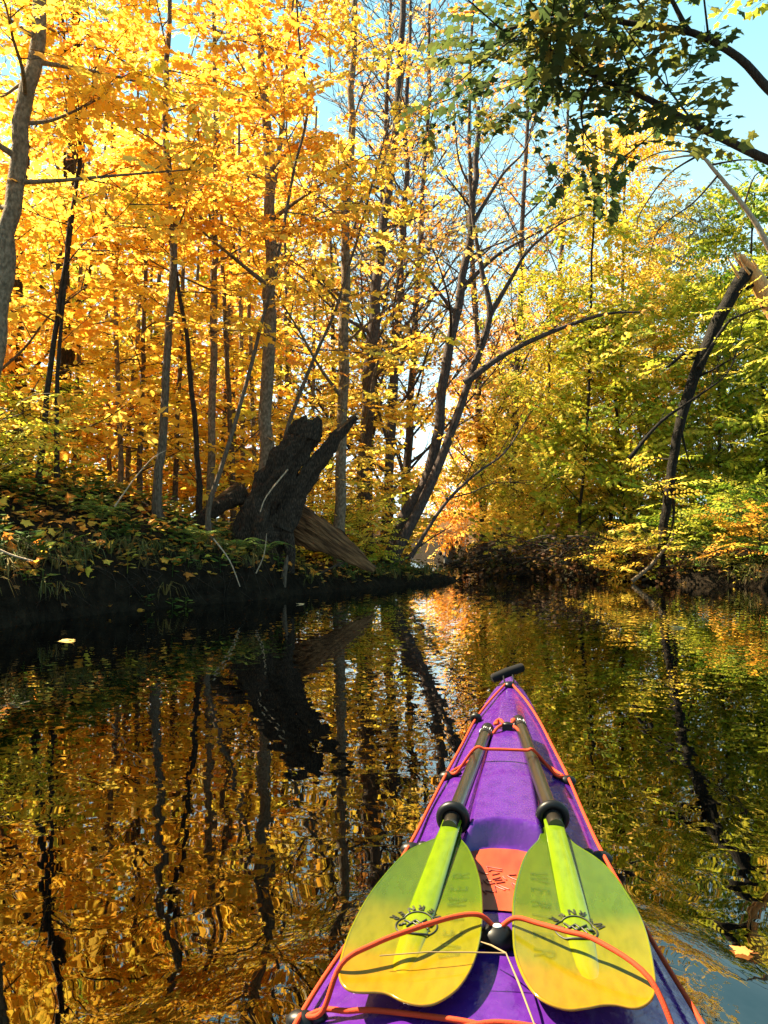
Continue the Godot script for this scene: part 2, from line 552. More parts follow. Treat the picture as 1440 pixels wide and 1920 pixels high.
# ------------------------------------------------------------------ trees
const GOLD := [Color(.94, .70, .10), Color(.94, .66, .08), Color(.93, .58, .06), Color(.95, .76, .12), Color(.90, .74, .10)]
const ORANGE := [Color(.94, .54, .06), Color(.94, .62, .07), Color(.92, .46, .05), Color(.94, .66, .08)]
const LEMON := [Color(.92, .76, .10), Color(.84, .76, .10), Color(.74, .70, .08), Color(.93, .70, .08)]
const LIME := [Color(.58, .64, .06), Color(.44, .54, .05), Color(.72, .70, .07), Color(.34, .46, .04)]
const GREEN := [Color(.16, .32, .03), Color(.24, .40, .04), Color(.10, .22, .025), Color(.36, .46, .05)]
const DARKGREEN := [Color(.05, .085, .026), Color(.08, .115, .03), Color(.14, .17, .04), Color(.04, .068, .026), Color(.22, .21, .04)]
const SALLOW := [Color(.20, .24, .11), Color(.26, .28, .12), Color(.16, .20, .09)]
const PEACH := [Color(.80, .42, .10), Color(.78, .50, .14), Color(.80, .36, .06), Color(.66, .52, .16)]

# path: world points of the trunk. o: bark, pal, from, limbs, reach, rise, sprays, kind, size, leaves, extra (paths of limbs seen in the photograph), thick
func tree(called: String, label: String, group: String, path: Array, r0: float, r1: float, o: Dictionary) -> Node3D:
	var base: Vector3 = path[0]
	var root := thing(called, label, "tree", base, group)
	var local := []
	for p in path: local.append(p - base)
	var tp := smooth_path(local, 5)
	for k in tp.size():
		if k > 1: tp[k] += Vector3(wob.get_noise_2d(tp[k].y * 18.0, base.x * 50.0), 0, wob.get_noise_2d(tp[k].y * 18.0, base.z * 50.0 + 300.0)) * r0 * .5
	var bark: Material = M[o.get("bark", "bark_brown")]
	var b := MB.new()
	b.tube(tp, taper(tp.size(), r0, r1, o.get("flare", .5)), 14 if r0 > .09 else 9, Color.WHITE, .16, wob)
	part("trunk", b.mesh(), bark, root)
	var limbs := []
	for e in o.get("extra", []):
		var q := []
		for p in e[0]: q.append(p - base)
		limbs.append([smooth_path(q, 4), e[1], e[2]])
	var n: int = o.get("limbs", 8)
	var t0: float = o.get("from", .3)
	var reach: float = o.get("reach", 2.2)
	var rise: float = o.get("rise", .5)
	var turn := rng.randf() * TAU
	for k in n:
		var s := t0 + (.98 - t0) * (k + rng.randf() * .6) / n
		var p := on_path(tp, s)
		turn += 2.4 + rng.randf_range(-.4, .4)
		var ln := reach * (1.15 - .7 * (s - t0) / (1.0 - t0)) * rng.randf_range(.75, 1.2)
		var d := Vector3(cos(turn), rise + rng.randf_range(-.15, .25), sin(turn)).normalized()
		var q := [p]
		var here := p
		for j in 4:
			d = (d + Vector3(rng.randf_range(-.22, .22), rng.randf_range(-.12, .16), rng.randf_range(-.22, .22))).normalized()
			here += d * ln / 4.0
			q.append(here)
		var lr := lerpf(r0, r1, s) * rng.randf_range(.28, .42)
		limbs.append([smooth_path(q, 3), maxf(lr, .008), 1.0])
	var twigs := MB.new()
	var spots := []          # where sprays of leaves go: [position, direction]
	for l in limbs:
		var lp: Array = l[0]
		var lb := MB.new()
		lb.tube(lp, taper(lp.size(), l[1], maxf(l[1] * .22, .004), .2), 8 if l[1] > .03 else 6, Color.WHITE, .1, wob)
		part("limb", lb.mesh(), bark, root)
		var length := 0.0
		for k in lp.size() - 1: length += (lp[k] as Vector3).distance_to(lp[k + 1])
		var count := int(clampf(length * o.get("twigs", 2.6), 2, 26))
		for k in count:
			var lf: float = o.get("leaf_from", .22)
			var s := lf + (1.0 - lf) * (k + rng.randf()) / count
			var p := on_path(lp, s)
			var along := (on_path(lp, minf(s + .1, 1)) - on_path(lp, s - .1)).normalized()
			var sd := along.cross(Vector3.UP).normalized() * (1.0 if k % 2 else -1.0)
			var d := (along * rng.randf_range(.3, 1) + sd * rng.randf_range(.4, 1.1) + Vector3.UP * rng.randf_range(-.15, .5)).normalized()
			var ln := rng.randf_range(.5, 1.2) * clampf(length * .34, .3, 1.5)
			var q := [p, p + d * ln * .5 + Vector3(0, rng.randf_range(-.04, .08), 0), p + d * ln]
			if o.get("droop", 0.0) > 0: q[2] += Vector3(0, -ln * o.droop, 0)
			twigs.tube(q, [.010, .007, .004], 4, Color.WHITE, 0, null, 1, Vector3.ZERO, false)
			spots.append([q[1], d, l[2]])
			spots.append([q[2], d, l[2]])
			spots.append([p, d, l[2]])
	if twigs.v.size():
		var tw := part("twigs", twigs.mesh(), M[o.get("twig_bark", "twig")], root)
		tw.set_meta("kind", "stuff")
	var want := int(o.get("sprays", 300) * o.get("leafy", .40))
	if want > 0 and spots.size():
		var pal: Array = o.get("pal", GOLD)
		var kind: String = o.get("kind", "maple")
		var size: float = o.get("size", 1.0)
		var put := [[], [], [], [], []]
		var tints := [[], [], [], [], []]
		for k in want:
			var q: Array = spots[rng.randi() % spots.size()]
			if rng.randf() > q[2]: continue
			var a := rng.randf_range(-1.2, 1.2)
			var d := ((q[1] as Vector3) * Vector3(1, .35, 1)).rotated(Vector3.UP, a) + Vector3(0, rng.randf_range(-.3, .15), 0)
			var wild: float = o.get("wild", .65)
			d.y += rng.randf_range(-1, .6) * (wild - .45)
			var up := Vector3(rng.randf_range(-wild, wild), 1, rng.randf_range(-wild, wild)).normalized()
			var p: Vector3 = q[0] + Vector3(rng.randfn(0, .16), rng.randfn(0, .10), rng.randfn(0, .16)) * o.get("spread", 1.0)
			put[k % 5].append(Transform3D(frame(d, up, size * rng.randf_range(.8, 1.25)), p))
			tints[k % 5].append(pick(pal))
		for k in 5:
			if put[k].size(): many("foliage", sprays[kind][k], M.foliage, root, put[k], tints[k])
		for k in o.get("leaves", 0):
			var q: Array = spots[rng.randi() % spots.size()]
			var lf := part("leaf", leaf_mesh(pal[k % pal.size()], k % 3), M.foliage, root)
			var d := Vector3(rng.randf_range(-1, 1), rng.randf_range(-.9, .1), rng.randf_range(-1, 1)).normalized()
			lf.transform = Transform3D(frame(d, Vector3(rng.randf_range(-.6, .6), 1, rng.randf_range(-.6, .6)).normalized(), rng.randf_range(.11, .16) * o.get("leaf_size", 1.0)), q[0] + Vector3(rng.randfn(0, .2), rng.randfn(0, .12), rng.randfn(0, .2)))
	return root

func px_path(points: Array, d: float) -> Array:
	var out := []
	for p in points:
		out.append(at(p[0], p[1], p[2] if p.size() > 2 else d))
	return out

# the foot of a path, let down to the ground
func rooted(path: Array, left := true) -> Array:
	var p: Vector3 = path[0]
	var g := ground(p.x, p.z, left) - .08
	if p.y > g + .05:
		path.push_front(Vector3(p.x, g, p.z))
	else:
		path[0] = Vector3(p.x, minf(p.y, g), p.z)
	return path

func _ready() -> void:
	rng.seed = 20
	wob.seed = 7
	wob.frequency = .05
	wob.fractal_octaves = 3
	camera_and_light()
	materials()
	make_sprays()
	setting()
	bridge()
	left_trees()
	centre_trees()
	right_trees()
	back_forest()
	bank_plants()
	stump_and_logs()
	brush()
	floating()
	kayak()
	paddles()

func camera_and_light() -> void:
	var cam := Camera3D.new()
	cam.name = "camera"
	cam.position = Vector3(0, EYE, 0)
	cam.rotation = Vector3(pitch, 0, 0)
	cam.fov = rad_to_deg(2.0 * atan(960.0 / F))
	cam.near = .05
	cam.far = 600.0
	cam.current = true
	add_child(cam)
	var sun := DirectionalLight3D.new()
	sun.name = "sun"
	sun.light_energy = 1.6
	sun.light_color = Color(1.0, .92, .76)
	sun.light_angular_distance = .5
	sun.shadow_enabled = true
	var az := deg_to_rad(-68.0)
	var el := deg_to_rad(50.0)
	var to := Vector3(sin(az) * cos(el), sin(el), -cos(az) * cos(el))
	sun.basis = Basis.looking_at(-to)
	add_child(sun)
	var sky := ProceduralSkyMaterial.new()
	sky.sky_top_color = Color(.18, .47, .56)
	sky.sky_horizon_color = Color(.75, .84, .86)
	sky.sky_curve = .34
	sky.ground_bottom_color = Color(.15, .13, .1)
	sky.ground_horizon_color = Color(.5, .5, .45)
	sky.sun_angle_max = 42.0
	sky.sun_curve = .12
	sky.energy_multiplier = 1.0
	var s := Sky.new()
	s.sky_material = sky
	var env := Environment.new()
	env.background_mode = Environment.BG_SKY
	env.sky = s
	env.background_energy_multiplier = .5
	env.ambient_light_source = Environment.AMBIENT_SOURCE_SKY
	env.tonemap_mode = Environment.TONE_MAPPER_LINEAR
	env.tonemap_exposure = 6.5
	env.sdfgi_enabled = true
	env.ssao_enabled = true
	env.ssil_enabled = true
	var we := WorldEnvironment.new()
	we.name = "world_environment"
	we.environment = env
	add_child(we)

func setting() -> void:
	for p in [[-4.2, 60, 1], [-4.6, 2, 1], [-4.4, -5, 1], [-4.0, -8.0, 1], [-3.45, -9.7, 1], [-2.5, -11.3, 1], [-1.75, -12.5, .85], [-.8, -14.3, .42], [.45, -16.4, .34], [1.5, -17.9, .22], [2.1, -18.9, .12], [1.6, -20.2, .16], [.7, -22.5, .4], [.3, -30, .7], [.9, -42, 1], [.9, -52, 1], [-2, -75, 1], [-12, -200, 1]]:
		left_edge.push_back(Vector2(p[0], p[1])); left_high.push_back(p[2])
	left_land = left_edge.duplicate()
	left_land.append_array(PackedVector2Array([Vector2(-300, -200), Vector2(-300, 60)]))
	for p in [[9.0, 60, .8], [8.4, 0, .8], [8.6, -9, .7], [8.2, -14, .6], [7.3, -16.0, .5], [6.2, -17.1, .45], [5.3, -20.3, .4], [4.3, -23, .45], [3.4, -26, .5], [3.7, -33, .7], [4.1, -42, 1], [4.1, -52, 1], [2, -75, 1], [-6, -200, 1]]:
		right_edge.push_back(Vector2(p[0], p[1])); right_high.push_back(p[2])
	right_land = right_edge.duplicate()
	right_land.append_array(PackedVector2Array([Vector2(300, -200), Vector2(300, 60)]))
	terrain("left_bank", axis(-8.0, 3.0, .1, -290, 3.4), axis(-22.0, -4.0, .1, -195, 55), true)
	terrain("right_bank", axis(3.0, 11.0, .13, 2.8, 290), axis(-28.0, -8.0, .13, -195, 55), false)
	# the water, its swell and the waves that the bow pushes aside
	var b := MB.new()
	var xs := axis(-1.5, 2.1, .016, -70, 70)
	var zs := axis(-3.3, -.4, .016, -230, 50)
	var w := zs.size()
	for x in xs:
		for z in zs:
			var h := swell(x, z)
			var nn := Vector3(h - swell(x + .006, z), .006, h - swell(x, z + .006)).normalized()
			b.put(Vector3(x, h, z), nn, Color.WHITE, Vector2(x / 3.4, z / 3.4))
	for k in xs.size() - 1:
		for j in w - 1:
			var a := k * w + j
			b.i.append_array([a, a + w, a + w + 1, a, a + w + 1, a + 1])
	tag(part("water", b.mesh(true), M.water, self), "dark rippled river water mirroring the autumn trees", "", "", "structure")

func swell(x: float, z: float) -> float:
	if x < -2.5 or x > 3.2 or z < -4.2 or z > .2: return 0.0
	var f := -z * cos(YAW) - x * sin(YAW)
	var r := x * cos(YAW) - z * sin(YAW) * 1.0 + .02
	r = x * cos(-YAW) + z * sin(-YAW) + .02
	f = -z * cos(-YAW) + x * sin(-YAW)
	var fade := clampf((x + 2.5) / .8, 0, 1) * clampf((3.2 - x) / .8, 0, 1) * clampf((z + 4.2) / .8, 0, 1)
	var h := (wob.get_noise_2d(x * 38.0, z * 38.0)) * .0006
	# bow wave: a low ridge that leaves the hull and opens towards us
	var back := 2.35 - f
	if back > -.4:
		var crest := .10 + .62 * maxf(back, 0) - .02 * back * back
		var s := absf(r) - crest + wob.get_noise_2d(x * 16.0 + 70.0, z * 16.0) * .10
		var grow := smoothstep(-.2, .9, back)
		h += grow * (.65 if r > 0 else .25) * (.012 * exp(-pow(s / .13, 2)) - .006 * exp(-pow((s + .24) / .18, 2)))
		if r > 0:
			var sx := s + .16
			h += grow * .0007 * sin((absf(r) * .86 - f * .32) * TAU / .034 + wob.get_noise_2d(x * 20.0, z * 20.0) * 2.0) * exp(-pow(sx / .2, 2)) * smoothstep(1.75, 1.35, f)
	return h * fade

func bridge() -> void:
	var o := thing("road_bridge", "pale concrete bridge with a railing across the far end of the river", "bridge", Vector3(2.4, 0, -46))
	var b := MB.new()
	b.box(Vector3(-9, 1.15, -6.4), Vector3(9, 1.75, 2.4))
	part("deck", b.mesh(), M.concrete, o)
	b = MB.new()
	b.box(Vector3(-9, 1.752, 2.15), Vector3(9, 2.35, 2.42))
	part("parapet", b.mesh(), M.pale_concrete, o)
	for s in [[-1.9, -1.35], [1.65, 2.1]]:
		b = MB.new()
		b.box(Vector3(s[0], -.8, -6.3), Vector3(s[1], 1.148, 2.3))
		part("abutment", b.mesh(), M.concrete, o)
	b = MB.new()
	var p := [Vector3(2.11, -.6, 2.46), Vector3(2.11, 1.7, 2.46), Vector3(3.6, .2, 3.6), Vector3(3.6, -.6, 3.6)]
	var q := []
	for k in p: q.append(k + Vector3(.1, 0, -.3))
	b.quad(p[0], p[1], p[2], p[3]); b.quad(q[3], q[2], q[1], q[0]); b.quad(p[1], q[1], q[2], p[2]); b.quad(p[3], p[2], q[2], q[3]); b.quad(p[0], q[0], q[1], p[1])
	part("wing_wall", b.mesh(), M.pale_concrete, o)
	for k in 13:
		b = MB.new()
		b.box(Vector3(-9 + k * 1.5 - .03, 2.352, 2.24), Vector3(-9 + k * 1.5 + .03, 2.95, 2.30))
		part("post", b.mesh(), M.steel, o)
	b = MB.new()
	b.tube([Vector3(-9.2, 2.97, 2.27), Vector3(9.2, 2.97, 2.27)], [.035, .035], 8)
	part("handrail", b.mesh(), M.steel, o)

func left_trees() -> void:
	var g := ""
	tree("maple_tree", "thick brown trunk leaning at the frame's left edge, nearest tall maple of the bank", g, rooted(px_path([[-62, 900], [-12, 690], [6, 520], [30, 310], [57, 130], [78, -20], [110, -260]], 10.0)), .165, .07,
		{"from": .5, "limbs": 13, "reach": 2.3, "rise": .25, "sprays": 620, "leaves": 90, "pal": LEMON + GOLD, "bark": "bark_grey"})
	tree("maple_tree", "dark rough trunk rising behind the thick leaning maple at the left edge", g, rooted(px_path([[42, 800], [30, 640], [30, 480], [45, 250], [60, -100]], 16)), .2, .08,
		{"from": .3, "limbs": 9, "reach": 2.6, "sprays": 420, "pal": GOLD, "bark": "bark_dark"})
	tree("maple_tree", "dark stout trunk half hidden behind the thin double sapling", g, rooted(px_path([[112, 850], [120, 700], [118, 500], [140, 200], [150, -200]], 16.5)), .22, .08,
		{"from": .3, "limbs": 9, "reach": 3.0, "sprays": 420, "pal": GOLD + LEMON, "bark": "bark_dark"})
	tree("maple_sapling", "thin dark twin stemmed sapling on the bank's mossy rise, forked above", g, rooted(px_path([[76, 880], [100, 640], [128, 450], [150, 275], [122, 110], [112, -80]], 11.4)), .058, .016,
		{"from": .35, "limbs": 9, "reach": 1.6, "rise": .3, "sprays": 330, "leaves": 60, "pal": ORANGE + GOLD, "bark": "bark_dark", "extra": [[px_path([[107, 895], [108, 700], [128, 480], [146, 330], [150, 260], [190, 90]], 11.4), .042, .5]]})
	tree("maple_tree", "slim straight brown trunk standing alone in the middle of the left bank", g, rooted(px_path([[298, 915], [312, 700], [326, 450], [313, 280], [312, 150], [318, 0], [322, -220]], 12.3)), .085, .03,
		{"from": .42, "limbs": 13, "reach": 2.0, "rise": .25, "sprays": 620, "leaves": 90, "pal": ORANGE + GOLD})
	tree("maple_sapling", "leaning dark stem just behind the slim straight trunk", g, rooted(px_path([[372, 890], [357, 700], [342, 580], [318, 440], [300, 330]], 13.6)), .065, .02,
		{"from": .5, "limbs": 7, "reach": 1.7, "rise": .2, "sprays": 260, "pal": GOLD, "bark": "bark_dark"})
	tree("maple_tree", "sunlit tan trunk between the slim straight trunk and the tallest maple", g, rooted(px_path([[397, 895], [400, 620], [402, 480], [405, 300], [402, 50], [400, -200]], 15)), .09, .035,
		{"from": .4, "limbs": 10, "reach": 2.1, "sprays": 420, "pal": GOLD + ORANGE, "bark": "bark_grey"})
	tree("maple_sapling", "curved thin stem sweeping up from the stump's outstretched root", g, rooted(px_path([[393, 950], [428, 835], [470, 690], [512, 520], [548, 340], [576, 195], [560, 60], [552, -120]], 12.6)), .05, .014,
		{"from": .45, "limbs": 9, "reach": 1.7, "rise": .2, "sprays": 330, "leaves": 70, "pal": ORANGE})
	tree("maple_tree", "tallest ringed trunk right behind the broken stump, forked high up", g, rooted(px_path([[497, 880], [503, 640], [507, 420], [499, 220], [484, 60], [470, -160]], 14.6)), .165, .05,
		{"from": .4, "limbs": 12, "reach": 2.5, "rise": .35, "sprays": 640, "leaves": 60, "pal": ORANGE + GOLD, "bark": "bark_grey", "extra": [[px_path([[506, 370], [526, 265], [538, 120], [556, -60]], 14.6), .07, .8], [px_path([[500, 430], [440, 385], [380, 360], [330, 350]], 14.0), .03, .7], [px_path([[508, 470], [600, 400], [700, 372]], 14.0), .025, .6]]})
	tree("maple_tree", "pale pink barked trunk standing behind the split log", g, rooted(px_path([[637, 990], [643, 700], [648, 450], [660, 170], [668, -100]], 15.8)), .15, .05,
		{"from": .35, "limbs": 14, "reach": 2.6, "rise": .7, "sprays": 420, "leafy": .26, "twigs": 4.2, "pal": GOLD + PEACH, "bark": "bark_grey", "extra": [[px_path([[646, 560], [600, 520], [560, 430]], 15.8), .04, .6], [px_path([[648, 420], [700, 340], [740, 240], [760, 120]], 15.8), .045, .5]]})
	tree("maple_sapling", "thin bare stem leaning over the stump's two prongs", g, rooted(px_path([[527, 860], [575, 705], [622, 600], [660, 480], [702, 330], [730, 220]], 14)), .05, .014,
		{"from": .4, "limbs": 7, "reach": 1.5, "rise": .2, "sprays": 170, "leaves": 30, "pal": GOLD})
	tree("maple_tree", "dark trunk between the pale pink trunk and the leaning waterside tree", g, rooted(px_path([[684, 860], [700, 600], [716, 450], [742, 220], [760, -60]], 20)), .2, .07,
		{"from": .3, "limbs": 11, "reach": 2.8, "rise": .5, "sprays": 260, "leafy": .5, "twigs": 4.6, "pal": PEACH + GOLD, "kind": "sparse", "size": 1.2, "bark": "bark_violet"})
	# thin poles far inside the wood
	var poles := [[205, 850, 200, 560, 20], [240, 850, 262, 560, 18], [276, 850, 285, 500, 22], [172, 840, 168, 480, 24], [418, 850, 430, 560, 21], [455, 850, 450, 470, 19], [540, 880, 536, 560, 22], [585, 900, 590, 500, 24], [330, 880, 345, 520, 17], [226, 880, 215, 500, 15.5], [436, 890, 418, 500, 16.5], [140, 870, 150, 560, 17], [262, 880, 272, 540, 16], [476, 880, 468, 600, 18], [350, 870, 372, 480, 21]]
	var about := ["grey pole trunk left of the slim straight maple, deep in the wood", "tilted pole trunk beside the slim straight maple, deep in the wood", "faint pole trunk hidden behind the slim straight maple", "pole trunk in the bright gap beyond the twin stemmed sapling", "thin pole trunk between the tan trunk and the tallest maple", "upright pole trunk touching the tallest maple's outline", "pole trunk seen over the stump's hollow", "distant pole trunk beside the pale pink trunk", "dark pole trunk just right of the slim straight maple", "thin crooked pole between the twin stemmed sapling and the slim straight maple", "tilted pole between the tan trunk and the curved thin stem", "short pole trunk behind the twin stemmed sapling", "dark thin pole a step left of the slim straight maple", "leaning pole in front of the tallest maple's foot", "far pole trunk behind the leaning dark stem"]
	for k in poles.size():
		var p: Array = poles[k]
		tree("pole_tree", about[k], "thin pole trees inside the wood", rooted(px_path([[p[0], p[1]], [(p[0] + p[2]) / 2.0, (p[1] + p[3]) / 2.0], [p[2], p[3]], [p[2] + (p[2] - p[0]) * .6, p[3] - 300]], p[4])), .075, .03,
			{"from": .12, "limbs": 10, "reach": 1.8, "rise": .2, "sprays": 220, "pal": [GOLD, LEMON, ORANGE][k % 3], "size": 1.2, "bark": ["bark_brown", "bark_grey"][k % 2]})

func centre_trees() -> void:
	tree("leaning_tree", "dark forked tree leaning over the water from the low earth spit", "", rooted(px_path([[722, 1062], [765, 960], [812, 860], [832, 700], [858, 580], [882, 430], [892, 330], [900, 200]], 17.6)), .20, .05,
		{"from": .55, "limbs": 6, "reach": 2.6, "rise": .5, "sprays": 330, "pal": PEACH + GOLD, "kind": "sparse", "size": 1.1, "bark": "bark_violet", "flare": .3, "twig_bark": "bark_dark",
		"extra": [
			[px_path([[735, 1050], [802, 920], [848, 805], [884, 700], [918, 595], [904, 510], [888, 420], [880, 330]], 17.3), .135, .35],
			[px_path([[872, 718], [945, 665], [1035, 622], [1130, 590], [1200, 585]], 17.0), .085, .35],
			[px_path([[868, 540], [930, 480], [1000, 440], [1060, 410]], 17.6), .06, .5],
			[px_path([[918, 592], [960, 520], [990, 470], [1050, 420], [1095, 400]], 17.3), .06, .4],
			[px_path([[855, 590], [800, 520], [760, 480], [720, 470]], 17.6), .05, .5],
			[px_path([[880, 430], [940, 330], [985, 280], [1010, 200]], 17.6), .05, .6],
			[px_path([[890, 360], [860, 300], [850, 180]], 17.6), .04, .6],
			[px_path([[770, 1045], [830, 950], [890, 890], [945, 850], [985, 790]], 16.8), .05, .2],
			[px_path([[835, 935], [880, 925], [930, 905], [990, 905]], 16.8), .022, .3],
			[px_path([[750, 1055], [800, 1015], [850, 985]], 17.0), .035, .15]]})
	tree("elm_tree", "yellow leaved tree crowding the spit behind the split log", "", rooted(px_path([[676, 1040], [672, 900], [690, 760], [720, 640]], 19.5)), .07, .03,
		{"from": .1, "limbs": 18, "reach": 1.5, "rise": .15, "sprays": 640, "pal": GOLD + LEMON, "size": 1.15, "twigs": 3.0})
	# tall bare-topped trees with white sky behind them
	var tall := [[690, 900, 720, 300, 26], [760, 940, 800, 250, 30], [905, 960, 880, 260, 34], [960, 990, 985, 300, 31], [728, 950, 760, 330, 24], [1010, 990, 1060, 360, 36]]
	var about := ["tall nearly bare tree rising beyond the dark violet trunk", "tall sparse peach leaved tree beyond the leaning tree's fork", "tall thin twigged tree far up the river bend", "tall peach leaved tree beside the blue gap of sky", "tall bare crowned tree rising just behind the leaning tree", "tall thin tree leaning behind the yellow drooping crown"]
	for k in tall.size():
		var p: Array = tall[k]
		tree("ash_tree", about[k], "tall bare topped trees by the bend", rooted(px_path([[p[0], p[1]], [(p[0] + p[2]) / 2.0, (p[1] + p[3]) / 2.0], [p[2], p[3]], [p[2] + 10, p[3] - 340]], p[4]), k < 2 or k == 4), .22, .04,
			{"from": .25, "limbs": 32, "reach": 5.0, "rise": 1.1, "sprays": 620, "leafy": .42, "pal": PEACH, "kind": "sparse", "size": 1.5, "bark": "bark_violet", "twigs": 4.6, "twig_bark": "bark_violet"})

func right_trees() -> void:
	var b := tree("broken_tree", "dark snapped trunk leaning up from the brush heap to a splintered orange break", "", rooted(px_path([[1238, 1060], [1252, 930], [1272, 800], [1298, 720], [1325, 650], [1362, 570], [1402, 508]], 17.7), false), .085, .155,
		{"flare": 0.0, "from": .2, "limbs": 5, "reach": 1.5, "rise": .1, "sprays": 330, "pal": LEMON + LIME, "kind": "small", "size": 1.4, "bark": "bark_black", "twig_bark": "bark_black",
		"extra": [
			[px_path([[1318, 655], [1285, 662], [1262, 680], [1241, 697]], 17.7), .075, 0.05],
			[px_path([[1310, 690], [1360, 610], [1392, 590], [1450, 570]], 17.4), .05, .2],
			[px_path([[1180, 860], [1240, 790], [1320, 735], [1370, 690], [1395, 590]], 17.0), .045, .2],
			[px_path([[1260, 900], [1262, 980], [1235, 1050]], 17.4), .05, .3],
			[px_path([[1276, 800], [1290, 860], [1300, 880]], 17.4), .03, .2],
			[px_path([[1400, 540], [1440, 520], [1500, 470]], 17.7), .05, .1]]})
	# the splintered top and the pale log hanging from it
	var base := b.position
	var m := MB.new()
	var pts := smooth_path([at(1482, 640, 17.7) - base, at(1440, 560, 17.7) - base, at(1412, 510, 17.7) - base, at(1385, 474, 17.7) - base], 5)
	m.tube(pts, [.19, .19, .185, .18, .18, .17, .17, .16, .15, .14, .12, .10, .08, .055, .03, .01], 10, Color.WHITE, .3, wob)
	part("splintered_break", m.mesh(), M.fresh_wood, b)
	for k in 7:
		m = MB.new()
		var p := at(1400 + rng.randf_range(-14, 22), 510 + rng.randf_range(-14, 14), 17.6 + rng.randf_range(-.1, .1)) - base
		m.tube([p, p + Vector3(-.14, .2, 0) * rng.randf_range(.6, 1.3), p + Vector3(-.26, .42, .02) * rng.randf_range(.7, 1.3)], [.035, .022, .004], 5)
		part("splinter", m.mesh(), M.fresh_wood, b)
	m = MB.new()
	pts = smooth_path([at(1470, 520, 15) - base, at(1437, 455, 15) - base, at(1405, 400, 15) - base, at(1340, 320, 15) - base, at(1308, 292, 15) - base, at(1240, 300, 15) - base], 5)
	m.tube(pts, taper(pts.size(), .085, .012), 9, Color.WHITE, .15, wob)
	part("pale_limb", m.mesh(), M.pale_bark, b)
	for q in [[[1330, 310], [1385, 300], [1440, 296], [1500, 250]], [[1308, 292], [1250, 330], [1200, 400], [1195, 430]], [[1345, 330], [1300, 380], [1235, 430], [1215, 500]], [[1308, 292], [1280, 283], [1220, 292], [1130, 350]], [[1395, 385], [1415, 330], [1440, 320]]]:
		m = MB.new()
		pts = smooth_path(px_path(q, 15).map(func(p): return p - base), 4)
		m.tube(pts, taper(pts.size(), .024, .007), 6, Color.WHITE, .1, wob)
		part("limb", m.mesh(), M.bark_dark, b)
	# the maple that hangs over the river from the near right bank
	var over := tree("overhanging_maple", "dark green maple reaching over the river from above with bare boughs against blue sky", "", [Vector3(9.2, .4, -8.0), Vector3(7.6, 2.6, -7.6), Vector3(5.6, 4.9, -7.2), Vector3(4.0, 6.4, -7.0), Vector3(2.6, 8.2, -6.8), Vector3(1.6, 10.4, -6.6)], .26, .10,
		{"from": .62, "limbs": 2, "reach": 1.4, "rise": .3, "sprays": 330, "leaves": 220, "leaf_size": .85, "pal": DARKGREEN, "size": .8, "leafy": .7, "bark": "bark_dark", "spread": 1.3, "leaf_from": .44, "twig_bark": "bark_dark",
		"extra": [
			[px_path([[1640, 372], [1530, 335], [1440, 300], [1360, 262], [1280, 222], [1200, 178], [1120, 145], [1060, 110], [1010, 80]], 6.6), .055, 1.0],
			[px_path([[1620, 300], [1500, 215], [1440, 166], [1385, 108], [1300, 62], [1200, 47], [1090, 30], [1020, 40], [930, 60]], 6.3), .05, .8],
			[px_path([[1290, 60], [1270, 20], [1230, -60], [1200, -120]], 6.3), .03, 1.0],
			[px_path([[1120, 145], [1090, 200], [1110, 270], [1200, 300]], 6.6), .016, 1.0],
			[px_path([[1100, 30], [1060, -10], [1000, -60]], 6.3), .022, 1.0]]})
	tree("overhanging_maple", "mottled second trunk of yellowing maple above the dark boughs in the top corner", "", [Vector3(10.2, .5, -9.2), Vector3(8.6, 3.2, -8.8), Vector3(6.4, 6.2, -8.4), Vector3(5.2, 8.3, -8.2), Vector3(4.4, 10.8, -8.0)], .24, .11,
		{"from": .6, "limbs": 9, "reach": 2.0, "rise": .2, "sprays": 260, "leaves": 60, "pal": LEMON + LIME + GREEN, "bark": "bark_brown"})
	# the wall of leaves beyond the brush
	var wood := [
		[1010, 1030, 1030, 640, 26, "LEMON", "yellow tree over the river bend's right side, beyond the brush heap"],
		[1080, 1040, 1110, 480, 23, "LEMON", "tall lemon yellow tree beside the blue gap, with a drooping crown"],
		[1140, 1040, 1170, 380, 25, "GOLD", "tallest golden tree of the far right bank"],
		[1165, 1050, 1150, 700, 23.5, "LIME", "lime green young tree right behind the brush heap"],
		[1340, 1040, 1345, 640, 24, "GREEN", "green tree behind the snapped trunk"],
		[1440, 1050, 1410, 480, 23, "GREEN", "leafy green tree behind the pale splintered break"],
		[1290, 1030, 1290, 520, 30, "SALLOW", "grey green willow far behind the snapped trunk"],
		[1490, 1050, 1485, 640, 21, "LIME", "yellow green tree at the frame's right edge over the mud bank"],
		[1230, 1040, 1225, 600, 27, "GOLD", "amber tree between the lime young tree and the grey willow"],
		[1400, 1040, 1410, 700, 26, "LIME", "yellow green tree deep behind the mud bank"],
		[905, 1000, 930, 720, 40, "ORANGE", "orange tree at the river bend, beyond the bridge's end"],
		[1000, 1010, 985, 800, 34, "GOLD", "bright golden tree hanging beside the bridge"]]
	var pals := {"LEMON": LEMON + LIME, "GOLD": GOLD + LEMON, "LIME": LIME, "GREEN": GREEN + LIME + LIME, "SALLOW": SALLOW, "ORANGE": ORANGE + PEACH}
